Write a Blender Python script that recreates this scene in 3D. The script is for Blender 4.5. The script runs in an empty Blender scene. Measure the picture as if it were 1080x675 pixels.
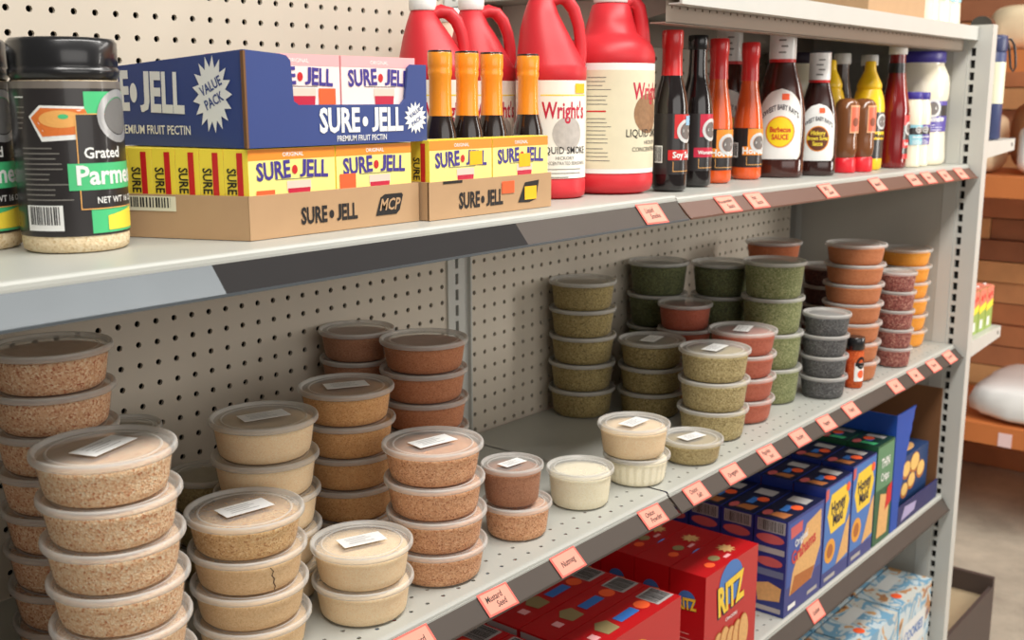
import bpy, math, random
from mathutils import Vector, Matrix
random.seed(7)
SC = bpy.context.scene
COL = SC.collection
H0 = 0.95            # height of the middle shelf above the floor; all z below are relative to it
IN = 0.0254
PI = math.pi
W, D = 1.212, 0.392  # section width, shelf depth
ZU, ZB, ZT = 0.417, -0.353, 0.687

# ------------------------------------------------------------------ materials
def lin(c):
    r = []
    for v in c:
        v = v / 255.0
        r.append(v / 12.92 if v <= 0.04045 else ((v + 0.055) / 1.055) ** 2.4)
    return (r[0], r[1], r[2], 1.0)

def _new(name):
    m = bpy.data.materials.new(name)
    m.use_nodes = True
    return m, m.node_tree.nodes, m.node_tree.links, m.node_tree.nodes['Principled BSDF']

MATS = {}
def mat(name, c, rough=0.5, metal=0.0, var=0.06, scale=30.0, coat=0.0, spec=0.5, bump=0.0):
    """plain painted / printed surface with faint procedural mottling"""
    if name in MATS: return MATS[name]
    m, n, l, b = _new(name)
    tc = n.new('ShaderNodeTexCoord')
    nz = n.new('ShaderNodeTexNoise'); nz.inputs['Scale'].default_value = scale; nz.inputs['Detail'].default_value = 4
    l.new(tc.outputs['Object'], nz.inputs['Vector'])
    mx = n.new('ShaderNodeMix'); mx.data_type = 'RGBA'
    a = lin(c)
    mx.inputs[6].default_value = (a[0]*(1-var), a[1]*(1-var), a[2]*(1-var), 1)
    mx.inputs[7].default_value = (min(1, a[0]*(1+var)), min(1, a[1]*(1+var)), min(1, a[2]*(1+var)), 1)
    l.new(nz.outputs['Fac'], mx.inputs[0]); l.new(mx.outputs[2], b.inputs['Base Color'])
    b.inputs['Roughness'].default_value = rough; b.inputs['Metallic'].default_value = metal
    b.inputs['Coat Weight'].default_value = coat; b.inputs['Coat Roughness'].default_value = 0.08
    b.inputs['Specular IOR Level'].default_value = spec
    if bump:
        bp = n.new('ShaderNodeBump'); bp.inputs['Strength'].default_value = bump; bp.inputs['Distance'].default_value = 0.002
        l.new(nz.outputs['Fac'], bp.inputs['Height']); l.new(bp.outputs['Normal'], b.inputs['Normal'])
    MATS[name] = m
    return m

def grain(name, c, speck=None, hi=None, scale=420.0, bump=0.5, amt=0.5):
    """loose dry food: cells of slightly different tints, a few dark and a few pale grains"""
    if name in MATS: return MATS[name]
    m, n, l, b = _new(name)
    tc = n.new('ShaderNodeTexCoord')
    oi = n.new('ShaderNodeObjectInfo')
    ad = n.new('ShaderNodeVectorMath'); ad.operation = 'ADD'
    l.new(tc.outputs['Object'], ad.inputs[0]); l.new(oi.outputs['Random'], ad.inputs[1])
    vo = n.new('ShaderNodeTexVoronoi'); vo.inputs['Scale'].default_value = scale
    l.new(ad.outputs[0], vo.inputs['Vector'])
    nz = n.new('ShaderNodeTexNoise'); nz.inputs['Scale'].default_value = 38; nz.inputs['Detail'].default_value = 5
    l.new(ad.outputs[0], nz.inputs['Vector'])
    sp = n.new('ShaderNodeSeparateColor'); l.new(vo.outputs['Color'], sp.inputs[0])
    cr = n.new('ShaderNodeValToRGB'); cr.color_ramp.interpolation = 'LINEAR'
    a = lin(c); s = lin(speck or tuple(v*0.7 for v in c)); h = lin(hi or tuple(min(255, v*1.15) for v in c))
    e = cr.color_ramp.elements
    e[0].position = 0.0; e[0].color = s
    e[1].position = 1.0; e[1].color = h
    q = e.new(0.12 + 0.25*(1-amt)*0.5); q.color = tuple(s[i]*amt*0.5 + a[i]*(1-amt*0.5) for i in range(3)) + (1,)
    q = e.new(0.45); q.color = a
    q = e.new(0.8); q.color = tuple(h[i]*0.35 + a[i]*0.65 for i in range(3)) + (1,)
    l.new(sp.outputs[0], cr.inputs[0])
    mx = n.new('ShaderNodeMix'); mx.data_type = 'RGBA'; mx.blend_type = 'MULTIPLY'; mx.inputs[0].default_value = 0.55
    l.new(cr.outputs[0], mx.inputs[6])
    r2 = n.new('ShaderNodeValToRGB'); r2.color_ramp.elements[0].position = 0.3; r2.color_ramp.elements[0].color = (0.93, 0.92, 0.90, 1)
    r2.color_ramp.elements[1].position = 0.65; r2.color_ramp.elements[1].color = (1, 1, 1, 1)
    l.new(nz.outputs['Fac'], r2.inputs[0]); l.new(r2.outputs[0], mx.inputs[7])
    l.new(mx.outputs[2], b.inputs['Base Color'])
    b.inputs['Roughness'].default_value = 0.85; b.inputs['Specular IOR Level'].default_value = 0.2
    bp = n.new('ShaderNodeBump'); bp.inputs['Strength'].default_value = bump; bp.inputs['Distance'].default_value = 0.0012
    l.new(vo.outputs['Distance'], bp.inputs['Height']); l.new(bp.outputs['Normal'], b.inputs['Normal'])
    MATS[name] = m
    return m

def clear(name, body=0.25, tint=(235, 235, 232), rough=0.25, gloss=0.12):
    """thin translucent plastic: partly see-through, partly milky, with a sheen"""
    if name in MATS: return MATS[name]
    m, n, l, b = _new(name)
    out = n['Material Output']
    b.inputs['Base Color'].default_value = lin(tint); b.inputs['Roughness'].default_value = rough
    tr = n.new('ShaderNodeBsdfTransparent'); tr.inputs[0].default_value = (0.97, 0.97, 0.96, 1)
    mx = n.new('ShaderNodeMixShader')
    fr = n.new('ShaderNodeFresnel'); fr.inputs['IOR'].default_value = 1.35
    tc = n.new('ShaderNodeTexCoord'); nz = n.new('ShaderNodeTexNoise'); nz.inputs['Scale'].default_value = 60
    l.new(tc.outputs['Object'], nz.inputs['Vector'])
    mr = n.new('ShaderNodeMapRange'); mr.inputs[3].default_value = body*0.85; mr.inputs[4].default_value = body*1.15
    l.new(nz.outputs['Fac'], mr.inputs[0])
    ad = n.new('ShaderNodeMath'); ad.operation = 'ADD'; ad.use_clamp = True
    ml = n.new('ShaderNodeMath'); ml.operation = 'MULTIPLY'; ml.inputs[1].default_value = gloss*4
    l.new(fr.outputs[0], ml.inputs[0]); l.new(mr.outputs[0], ad.inputs[0]); l.new(ml.outputs[0], ad.inputs[1])
    l.new(ad.outputs[0], mx.inputs[0]); l.new(tr.outputs[0], mx.inputs[1]); l.new(b.outputs[0], mx.inputs[2])
    l.new(mx.outputs[0], out.inputs['Surface'])
    MATS[name] = m
    return m

# ------------------------------------------------------------------ mesh builder
_TXT = {}
def text_geo(s, bold=0.0):
    k = (s, bold)
    if k in _TXT: return _TXT[k]
    if s == 'JELL':          # this mark's J stands on the line like its neighbours
        ev, ef = text_geo('ELL', bold); jv, jf = text_geo('J', bold)
        y0, y1 = min(p[1] for p in ev), max(p[1] for p in ev); a0, a1 = min(p[1] for p in jv), max(p[1] for p in jv)
        x0, x1 = min(p[0] for p in ev), max(p[0] for p in ev); b0, b1 = min(p[0] for p in jv), max(p[0] for p in jv)
        jw = 0.42; sh = (jw+0.05)/2
        vs = [((p[0]-b0)/(b1-b0)*jw + x0-jw-0.05+sh, (p[1]-a0)/(a1-a0)*(y1-y0)+y0) for p in jv] + [(p[0]+sh, p[1]) for p in ev]
        fs = list(jf) + [tuple(len(jv)+i for i in q) for q in ef]
        _TXT[k] = (vs, fs); return _TXT[k]
    cu = bpy.data.curves.new('txt', 'FONT'); cu.body = s; cu.size = 1.0
    cu.align_x = 'CENTER'; cu.align_y = 'CENTER'; cu.resolution_u = 2; cu.offset = bold
    o = bpy.data.objects.new('txt', cu); COL.objects.link(o)
    dg = bpy.context.evaluated_depsgraph_get(); dg.update()
    me = o.evaluated_get(dg).to_mesh()
    vs = [(v.co.x, v.co.y) for v in me.vertices]; fs = [tuple(p.vertices) for p in me.polygons]
    o.evaluated_get(dg).to_mesh_clear()
    bpy.data.objects.remove(o); bpy.data.curves.remove(cu)
    _TXT[k] = (vs, fs)
    return _TXT[k]

class MB:
    def __init__(s):
        s.v = []; s.f = []; s.m = []; s.sm = []; s.mats = []
    def mi(s, m):
        if m not in s.mats: s.mats.append(m)
        return s.mats.index(m)
    def add(s, vs, fs, m, smooth=False):
        o = len(s.v); i = s.mi(m)
        s.v.extend([tuple(p) for p in vs])
        for f in fs:
            s.f.append(tuple(o + k for k in f)); s.m.append(i); s.sm.append(smooth)
    def box(s, a, b, m):
        x0, y0, z0 = a; x1, y1, z1 = b
        s.add([(x0,y0,z0),(x1,y0,z0),(x1,y1,z0),(x0,y1,z0),(x0,y0,z1),(x1,y0,z1),(x1,y1,z1),(x0,y1,z1)],
              [(0,3,2,1),(4,5,6,7),(0,1,5,4),(1,2,6,5),(2,3,7,6),(3,0,4,7)], m)
    def hexa(s, p, m):      # eight corners: bottom ring then top ring
        s.add(p, [(0,3,2,1),(4,5,6,7),(0,1,5,4),(1,2,6,5),(2,3,7,6),(3,0,4,7)], m)
    def slab(s, f, pts, t, m):   # polygon on surface f thickened outwards by t
        n = len(pts)
        vs = [f(u, v, 0) for u, v in pts] + [f(u, v, t) for u, v in pts]
        s.add(vs, [tuple(range(n-1, -1, -1)), tuple(range(n, 2*n))] + [(i, (i+1) % n, n+(i+1) % n, n+i) for i in range(n)], m)
    def lathe(s, prof, m, c=(0,0,0), seg=40, sx=1.0, sy=1.0, smooth=True, cap0=True, cap1=True, rot=0.0, rib=None, off=None):
        vs = []; cr, sr = math.cos(rot), math.sin(rot)
        for r, z in prof:
            for k in range(seg):
                a = 2*PI*k/seg; rr = r
                if rib and rib[0] <= z <= rib[1]: rr = r*(1 - rib[2]*(k % 2))
                x, y = rr*math.cos(a)*sx, rr*math.sin(a)*sy
                ox, oy = off(z) if off else (0, 0); vs.append((c[0]+ox+x*cr-y*sr, c[1]+oy+x*sr+y*cr, c[2]+z))
        fs = []; n = len(prof)
        for i in range(n-1):
            for k in range(seg):
                k2 = (k+1) % seg
                fs.append((i*seg+k, i*seg+k2, (i+1)*seg+k2, (i+1)*seg+k))
        s.add(vs, fs, m, smooth)
        if cap0: s.add(vs[:seg], [tuple(range(seg-1, -1, -1))], m)
        if cap1: s.add(vs[-seg:], [tuple(range(seg))], m)
    def tube(s, path, r, m, seg=10, closed=False, sx=1.0):
        P = [Vector(p) for p in path]; n = len(P); vs = []
        up = Vector((0, 1, 0.01)).normalized()
        for i, p in enumerate(P):
            if closed: t = P[(i+1) % n] - P[i-1]
            else: t = P[min(i+1, n-1)] - P[max(i-1, 0)]
            t.normalize(); a = t.cross(up)
            if a.length < 1e-4: a = t.cross(Vector((1, 0, 0)))
            a.normalize(); b = a.cross(t)
            rr = r[i] if isinstance(r, (list, tuple)) else r
            for k in range(seg):
                q = 2*PI*k/seg
                vs.append(p + a*math.cos(q)*rr*sx + b*math.sin(q)*rr)
        fs = []
        for i in range(n if closed else n-1):
            j = (i+1) % n
            for k in range(seg):
                fs.append((i*seg+k, i*seg+(k+1) % seg, j*seg+(k+1) % seg, j*seg+k))
        s.add(vs, fs, m, True)
        if not closed:
            s.add(vs[:seg], [tuple(range(seg))], m); s.add(vs[-seg:], [tuple(range(seg-1, -1, -1))], m)
    # printing: f(u, v, h) maps label coordinates to space
    def rect(s, f, u0, v0, u1, v1, m, h=0.0004, nu=1, nv=1):
        vs = [f(u0+(u1-u0)*i/nu, v0+(v1-v0)*j/nv, h) for j in range(nv+1) for i in range(nu+1)]
        fs = [(j*(nu+1)+i, j*(nu+1)+i+1, (j+1)*(nu+1)+i+1, (j+1)*(nu+1)+i) for j in range(nv) for i in range(nu)]
        s.add(vs, fs, m, nu > 1)
    def ell(s, f, cu, cv, ru, rv, m, h=0.0005, n=28, r0=0.0):
        rings = [r0, 0.5*(1+r0), 1.0] if r0 > 0 else [0.34, 0.67, 1.0]
        vs = [f(cu+ru*q*math.cos(2*PI*k/n), cv+rv*q*math.sin(2*PI*k/n), h) for q in rings for k in range(n)]
        fs = [(i*n+k, i*n+(k+1) % n, (i+1)*n+(k+1) % n, (i+1)*n+k) for i in (0, 1) for k in range(n)]
        fs = [tuple(reversed(q)) for q in fs]
        if r0 <= 0:
            vs.append(f(cu, cv, h)); fs += [(k, (k+1) % n, 3*n) for k in range(n)]
        s.add(vs, fs, m)
    def poly(s, f, pts, m, h=0.0005):   # rings round the middle, so that it hugs curved faces too
        e = []
        for k, p in enumerate(pts):
            q = pts[(k+1) % len(pts)]; c = max(1, int(math.hypot(q[0]-p[0], q[1]-p[1])/0.006)) if len(pts) < 12 else 1
            e += [(p[0]+(q[0]-p[0])*t/c, p[1]+(q[1]-p[1])*t/c) for t in range(c)]
        n = len(e); cu = sum(p[0] for p in e)/n; cv = sum(p[1] for p in e)/n
        vs = [f(cu+(u-cu)*g, cv+(v-cv)*g, h) for g in (0.25, 0.5, 0.75, 1.0) for u, v in e] + [f(cu, cv, h)]
        fs = [(r*n+k, r*n+(k+1) % n, (r+1)*n+(k+1) % n, (r+1)*n+k) for r in range(3) for k in range(n)]
        s.add(vs, fs + [(k, (k+1) % n, 4*n) for k in range(n)], m)
    def star(s, f, cu, cv, r1, r2, n, m, h=0.0005):
        s.poly(f, [(cu+(r1 if k % 2 else r2)*math.cos(PI*k/n), cv+(r1 if k % 2 else r2)*math.sin(PI*k/n)) for k in range(2*n)], m, h)
    def text(s, f, t, cu, cv, size, m, h=0.0007, sx=1.0, bold=0.015, arch=0.0, rot=0.0, shear=0.0):
        vs, fs = text_geo(t, bold); c, q = math.cos(rot), math.sin(rot)
        out = []
        for x, y in vs:
            y0 = y; x = (x + shear*y)*size*sx; y = y*size
            y += -arch*x*x
            out.append(f(cu+x*c-y*q, cv+x*q+y*c, h))
        s.add(out, fs, m)
    def bars(s, f, u0, v0, u1, v1, m, h=0.0007, n=16, seed=1):
        r = random.Random(seed); u = u0
        while u < u1:
            w = (u1-u0)/n*(0.3+0.5*r.random()); s.rect(f, u, v0, min(u+w, u1), v1, m, h); u += w+(u1-u0)/n*(0.25+0.5*r.random())
    def lines(s, f, u0, u1, vtop, n, dv, m, h=0.0006, th=0.0011, seed=1):
        r = random.Random(seed)
        for i in range(n):
            v = vtop - i*dv; s.rect(f, u0, v, u0+(u1-u0)*(0.55+0.45*r.random()), v+th, m, h, nu=4)
    def mesh(s, name):
        me = bpy.data.meshes.new(name)
        me.from_pydata(s.v, [], s.f)
        for m in s.mats: me.materials.append(m)
        me.polygons.foreach_set('material_index', s.m)
        me.polygons.foreach_set('use_smooth', s.sm)
        me.update()
        return me
    def build(s, name, parent=None, loc=(0, 0, 0), rz=0.0):
        return link(name, s.mesh(name), parent, loc, rz)

def link(name, me, parent=None, loc=(0, 0, 0), rz=0.0):
    o = bpy.data.objects.new(name, me); COL.objects.link(o)
    o.location = loc; o.rotation_euler = (0, 0, rz)
    if parent: o.parent = parent
    return o

def tag(o, label, cat, group=None, kind=None):
    o['label'] = label; o['category'] = cat
    if group: o['group'] = group
    if kind: o['kind'] = kind
    return o

def thing(name, label, cat, loc=(0, 0, 0), rz=0.0, group=None):
    o = bpy.data.objects.new(name, None); COL.objects.link(o); o.empty_display_size = 0.02
    o.location = loc; o.rotation_euler = (0, 0, rz)
    return tag(o, label, cat, group)

def structure(o):
    o['kind'] = 'structure'; return o

def front(x0, y, z0):            # a face looking to -Y, u to the right (+X), v up
    return lambda u, v, h: (x0+u, y-h, z0+v)
def sideface(x, y0, z0):         # a face looking to -X; u runs from the back (y0) to the front
    return lambda u, v, h: (x-h, y0-u, z0+v)
def topface(x0, y0, z):          # a face looking up, u to +X, v to +Y
    return lambda u, v, h: (x0+u, y0+v, z+h)
def round_(r, a0, c=(0, 0, 0), rz=None, sx=1, sy=1, rot=0.0):    # round a bottle; a0 = direction of the label centre
    def f(u, v, h):
        rr = (rz(v) if rz else r)
        a = a0 + u/rr; x, y = (rr+h)*math.cos(a)*sx, (rr+h)*math.sin(a)*sy
        return (c[0]+x*math.cos(rot)-y*math.sin(rot), c[1]+x*math.sin(rot)+y*math.cos(rot), c[2]+v)
    return f
def prof_r(prof):
    def g(z):
        for (r0, z0), (r1, z1) in zip(prof, prof[1:]):
            if z0 <= z <= z1 and z1 > z0: return r0+(r1-r0)*(z-z0)/(z1-z0)
        return prof[-1][0] if z > prof[-1][1] else prof[0][0]
    return g

def perf(mb, f, cols, rows, p, hole, m, depth, b):
    """sheet on f with a hole (8 points) round every (col, row); p = (pu, pv) cell size, b = bounds"""
    pu, pv = p[0]/2, p[1]/2
    o8 = [(pu, 0), (pu, pv), (0, pv), (-pu, pv), (-pu, 0), (-pu, -pv), (0, -pv), (pu, -pv)]
    vs = []; fs = []
    for cu in cols:
        for cv in rows:
            k = len(vs)
            vs += [f(cu+a, cv+c, 0) for a, c in o8] + [f(cu+a, cv+c, 0) for a, c in hole] + [f(cu+a, cv+c, -depth) for a, c in hole]
            for i in range(8):
                j = (i+1) % 8
                fs.append((k+i, k+j, k+8+j, k+8+i)); fs.append((k+8+i, k+8+j, k+16+j, k+16+i))
    mb.add(vs, fs, m)
    u0, v0, u1, v1 = b; a0, a1 = min(cols)-pu, max(cols)+pu; c0, c1 = min(rows)-pv, max(rows)+pv
    for q in ((u0, v0, a0, v1), (a1, v0, u1, v1), (a0, v0, a1, c0), (a0, c1, a1, v1)):
        if q[2]-q[0] > 1e-6 and q[3]-q[1] > 1e-6: mb.rect(f, *q, m, 0)
def octo(r): return [(r*math.cos(PI*k/4), r*math.sin(PI*k/4)) for k in range(8)]
def rec8(a, b): return [(a, 0), (a, b), (0, b), (-a, b), (-a, 0), (-a, -b), (0, -b), (a, -b)]

# ------------------------------------------------------------------ palette
STEEL = mat('shelf_steel', (196, 196, 190), 0.42, 0.0, 0.05, 14, spec=0.5)
DECK = mat('deck_steel', (180, 181, 174), 0.38, 0.0, 0.05, 9)
PEG = mat('pegboard_cream', (206, 196, 180), 0.55, 0.0, 0.05, 6)
PANEL = mat('end_panel_grey', (178, 176, 168), 0.5, 0.0, 0.05, 6)
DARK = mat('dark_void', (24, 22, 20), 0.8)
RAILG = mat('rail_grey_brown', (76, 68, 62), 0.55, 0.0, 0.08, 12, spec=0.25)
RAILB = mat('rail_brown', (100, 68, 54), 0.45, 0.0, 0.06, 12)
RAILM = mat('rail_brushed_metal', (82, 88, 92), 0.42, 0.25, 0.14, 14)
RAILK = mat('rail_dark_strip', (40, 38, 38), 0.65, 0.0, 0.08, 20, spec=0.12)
KRAFT = mat('kraft_card', (186, 150, 112), 0.8, 0.0, 0.06, 40)
KRAFTD = mat('kraft_card_inside', (150, 112, 76), 0.85, 0.0, 0.08, 40)
KRAFTE = mat('kraft_card_edge', (120, 84, 52), 0.9, 0.0, 0.1, 60)
NAVY = mat('navy_print', (54, 72, 132), 0.5, 0.0, 0.06, 20)
WHITE = mat('white_print', (240, 240, 236), 0.5, 0.0, 0.02)
INK = mat('black_ink', (28, 24, 24), 0.55)
GREYINK = mat('grey_ink', (120, 116, 110), 0.6)
YEL = mat('yellow_print', (250, 222, 70), 0.45)
PALEY = mat('pale_yellow_print', (250, 238, 140), 0.45)
ORG = mat('orange_print', (244, 146, 44), 0.45)
PURP = mat('violet_ink', (66, 52, 140), 0.45)
REDP = mat('red_print', (204, 34, 36), 0.4)
CRIM = mat('crimson_print', (196, 30, 62), 0.4)
STKO = mat('fluorescent_orange_sticker', (250, 98, 48), 0.55)
STKY = mat('fluorescent_yellow_sticker', (252, 190, 20), 0.55)
PINKB = mat('pink_print', (244, 176, 178), 0.45)

# ------------------------------------------------------------------ shelving
fr = thing('gondola_frame', 'grey steel gondola frame with cream pegboard back and slotted front end post', 'shelving frame', (0, 0, 0))
zh = 0.2867
def pegboard(x0, zoff):
    mb = MB()
    cols = [x0+IN*(1.5+i)*W/1.2192 for i in range(46)]
    rows = [zoff+IN*i for i in range(-24, 19)]
    f = lambda u, v, h: (u, D-h, v)
    perf(mb, f, cols, rows, (IN*W/1.2192, IN), octo(0.0038), PEG, 0.004, (x0+0.026, -0.86, x0+W-0.026, 0.80))
    return mb
pegboard(0.0, zh).build('pegboard_panel', fr)
pegboard(-W, zh-0.22*IN).build('pegboard_panel', fr)
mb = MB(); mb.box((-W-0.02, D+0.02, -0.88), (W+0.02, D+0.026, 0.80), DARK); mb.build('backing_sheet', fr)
for x in (-W, 0.0):
    mb = MB()
    perf(mb, lambda u, v, h: (u, D+0.003-h, v), [x], [IN*i+0.009 for i in range(-33, 31)], (0.05, IN), rec8(0.0035, 0.0085), STEEL, 0.006, (x-0.026, -0.9, x+0.026, 0.80))
    for s in (-1, 1): mb.box((x+s*0.0265-0.0015, D-0.004, -0.9), (x+s*0.0265+0.0015, D+0.006, 0.80), STEEL)
    mb.build('back_upright', fr)
mb = MB()
mb.box((W+0.010, 0.05, -0.93), (W+0.024, D+0.03, 0.68), PANEL)
mb.box((W+0.0095, D-0.012, -0.93), (W+0.0105, D+0.002, 0.68), STEEL)
mb.build('end_panel', fr)
# front end post: slotted inner face, plain front
mb = MB()
PX, PY = W+0.012, -0.028
sl = [IN*i+0.004 for i in range(-35, 26)]
def fpost(u, v, h): return (PX-h, -u, v)
perf(mb, fpost, [-0.009], sl, (0.016, IN), rec8(0.0052, 0.0085), STEEL, 0.008, (-0.020, -0.95, 0.028, 0.695))
mb.box((PX+0.0002, PY, -0.95), (PX+0.030, PY+0.002, 0.695), STEEL)
mb.box((PX+0.0285, PY+0.002, -0.95), (PX+0.030, 0.020, 0.695), STEEL)
mb.box((PX+0.0002, 0.019, -0.95), (PX+0.0285, 0.020, 0.695), STEEL)
mb.box((PX+0.0095, PY+0.003, -0.95), (PX+0.0115, 0.018, 0.695), DARK)
mb.box((W+0.0095, 0.0203, -0.95), (PX+0.004, 0.0495, 0.68), STEEL)
mb.build('front_post', fr)
mb = MB()
pr = [(PY+0.004 + 0.044*(0.5-0.5*math.cos(PI*k/10)), 0.018*math.sin(PI*k/10)) for k in range(11)]
n = len(pr)
mb.add([(PX+0.001, y, 0.695+z) for y, z in pr] + [(PX+0.027, y, 0.695+z) for y, z in pr],
       [tuple(range(n)), tuple(range(2*n-1, n-1, -1))] + [(i, n+i, n+(i+1) % n, (i+1) % n) for i in range(n)], mat('black_plastic', (26, 26, 28), 0.28, coat=0.4))
mb.build('post_cap', fr)

def shelf(x0, x1, z, drop, out, segs, label, theta=0.0, holes=True):
    t = thing('store_shelf', label, 'shelf', (x0, 0, z))
    L = x1-x0
    mb = MB()
    f = lambda u, v, h: (u, v, h)
    if holes:
        nc = int((L-0.03)/IN); off = (L-nc*IN)/2
        cols = [off+IN*(i+0.5) for i in range(nc)]
        hh = octo(0.0027)
        perf(mb, f, cols, [0.0205, 0.0205+0.0247], (IN, 0.0247), hh, DECK, 0.0012, (0.001, 0.0035, L-0.001, 0.06))
        mb.rect(f, 0.001, 0.06, L-0.001, D-0.004, DECK, 0)
    else:
        mb.rect(f, 0.001, 0.0035, L-0.001, D-0.004, DECK, 0)
    mb.box((0.001, 0.05, -0.004), (L-0.001, D-0.004, -0.0025), DECK)
    P = [(0.0035, 0), (0.001, -0.0008), (-0.0008, -0.0028), (-0.001, -0.0055), (0.004, -0.0062), (0.004, -0.028)]
    mb.add([(0.001, a, b) for a, b in P] + [(L-0.001, a, b) for a, b in P], [(i, i+1, len(P)+i+1, len(P)+i) for i in range(len(P)-1)], DECK)
    mb.box((0.001, 0.30, -0.03), (L-0.001, 0.31, -0.0045), DECK)
    mb.build('deck', t)
    # price rail: slanting channel
    rb = MB()
    for a, b, m in segs:
        a -= x0; b -= x0
        Q = [(-0.0012, -0.0062), (-out, -drop), (-out+0.0012, -drop-0.0016), (0.0035, -0.0075)]
        n = 4
        rb.add([(a, y, q) for y, q in Q] + [(b, y, q) for y, q in Q],
               [(0, 1, n+1, n), (1, 2, n+2, n+1), (2, 3, n+3, n+2), (3, 0, n, n+3), (0, 3, 2, 1), (n, n+1, n+2, n+3)], m)
    # thin lip edges that hold the cards
    for (y, q) in ((-0.0018, -0.0066), (-out-0.0002, -drop+0.0002)):
        rb.box((0.001, y-0.0009, q-0.0012), (L-0.001, y+0.0004, q+0.0012), segs[0][2] if q < -0.01 else DECK)
    rb.build('price_rail', t)
    for xx in (0.004, L-0.008):
        bm = MB(); bm.add([(xx, 0.03, -0.012), (xx+0.004, 0.03, -0.012), (xx+0.004, D-0.006, -0.06), (xx, D-0.006, -0.06), (xx, 0.03, -0.005), (xx+0.004, 0.03, -0.005), (xx+0.004, D-0.006, -0.005), (xx, D-0.006, -0.005)],
               [(0,3,2,1),(4,5,6,7),(0,1,5,4),(1,2,6,5),(2,3,7,6),(3,0,4,7)], STEEL)
        bm.build('bracket', t)
    t.rotation_euler = (0, theta, 0)
    return t
TH = 0.0103
zr = lambda x: 0.414 - TH*x        # the right upper shelf droops a little to the right
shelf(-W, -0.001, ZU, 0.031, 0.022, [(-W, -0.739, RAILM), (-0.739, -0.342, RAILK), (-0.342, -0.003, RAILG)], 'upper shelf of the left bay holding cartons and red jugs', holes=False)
shelf(0.001, W+0.009, 0.414, 0.0275, 0.0225, [(0.004, W+0.008, RAILB)], 'upper shelf of the right bay holding sauce bottles', theta=TH, holes=False)
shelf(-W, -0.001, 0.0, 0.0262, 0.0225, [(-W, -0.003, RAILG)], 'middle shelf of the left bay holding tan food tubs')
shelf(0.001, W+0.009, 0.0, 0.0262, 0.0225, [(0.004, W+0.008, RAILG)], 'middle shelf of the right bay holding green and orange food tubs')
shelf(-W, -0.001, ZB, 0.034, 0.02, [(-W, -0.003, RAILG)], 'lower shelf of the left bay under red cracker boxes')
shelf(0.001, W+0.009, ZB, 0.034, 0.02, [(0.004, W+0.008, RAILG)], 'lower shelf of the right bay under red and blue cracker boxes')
# base deck
bs = thing('base_deck', 'deep base deck at the bottom of the right bay under blue cookie boxes', 'shelf', (0.0, 0, -0.80))
mb = MB(); mb.box((-W, -0.02, -0.02), (W-0.002, D, 0.0), DECK); mb.build('deck', bs)
mb = MB(); mb.box((-W, -0.015, -0.15), (W-0.002, -0.005, -0.02), RAILG); mb.build('kick_plate', bs)
# top shelf (right bay only)
ts = thing('top_shelf', 'topmost grey shelf of the right bay seen from below', 'shelf', (0, 0, ZT))
mb = MB()
mb.box((0.002, 0.0, -0.022), (W+0.010, 0.004, 0.004), STEEL)
mb.box((0.002, 0.0, -0.024), (W+0.010, 0.02, -0.022), STEEL)
mb.box((0.002, 0.004, -0.004), (W-0.003, D-0.004, -0.001), DECK)
mb.build('deck', ts)
UND = mat('underside_taupe', (150, 136, 122), 0.5, 0.1, 0.06, 10)
mb = MB()
f = lambda u, v, h: (u, 0.026-h, v)
perf(mb, f, [0.02+0.02*i for i in range(57)], [-0.026], (0.02, 0.012), octo(0.002), UND, 0.003, (0.005, -0.046, W-0.003, -0.004))
mb.box((0.005, 0.026, -0.047), (W-0.003, 0.050, -0.045), UND)
mb.box((0.002, D-0.03, -0.05), (W-0.003, D-0.006, -0.004), UND)
mb.build('stiffener', ts)
for xx in (0.075, W-0.012):
    mb = MB(); mb.hexa([(xx, 0.03, -0.02), (xx+0.004, 0.03, -0.02), (xx+0.004, D-0.008, -0.09), (xx, D-0.008, -0.09), (xx, 0.03, -0.005), (xx+0.004, 0.03, -0.005), (xx+0.004, D-0.008, -0.005), (xx, D-0.008, -0.005)], STEEL); mb.build('bracket', ts)

# ------------------------------------------------------------------ price cards
CARD = mat('peach_card', (228, 156, 136), 0.8)
CARDE = mat('coral_card_border', (232, 108, 96), 0.8)
PEN = mat('felt_pen', (58, 44, 40), 0.7)
def price_card(x, shelfname, label, words, tilt=0.0, wd=0.051, ht=0.031):
    z, drop, out = {'mid': (0.0, 0.0262, 0.0225), 'ul': (ZU, 0.031, 0.022), 'ur': (zr(x), 0.0275, 0.0225), 'low': (ZB, 0.034, 0.02)}[shelfname]
    a = Vector((0, -0.0012, -0.0062)); b = Vector((0, -out, -drop)); d = (a-b); Ls = d.length; d.normalize()
    nrm = Vector((0, -d.z, d.y)); c = (a+b)/2 + Vector((x, 0, z))
    ct, st = math.cos(tilt), math.sin(tilt)
    def f(u, v, h):
        uu, vv = u*ct-v*st, u*st+v*ct
        return (c.x+uu, c.y+d.y*vv+nrm.y*(h+0.0012), c.z+d.z*vv+nrm.z*(h+0.0012))
    mb = MB(); ht = min(ht, Ls*0.99)
    mb.slab(f, [(-wd/2, -ht/2), (wd/2, -ht/2), (wd/2, ht/2), (-wd/2, ht/2)], 0.0005, CARDE)
    mb.rect(f, -wd/2+0.003, -ht/2+0.0022, wd/2-0.003, ht/2-0.0022, CARD, 0.0008)
    o = mb.build('price_card'); tag(o, label, 'price tag', 'pink price cards on the shelf edges')
    if words:
        tb = MB(); n = len(words)
        for i, w_ in enumerate(words):
            s_ = 0.0105 if len(w_) < 9 else 0.0078
            tb.text(f, w_, (0.003 if i else -0.004) if n > 1 else 0.0, (0.0045-0.009*i) if n > 1 else 0.0, s_, PEN, 0.0010, sx=0.8, bold=0.012, shear=0.25, rot=0.06)
        tb.build('handwriting', o)
    return o
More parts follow.
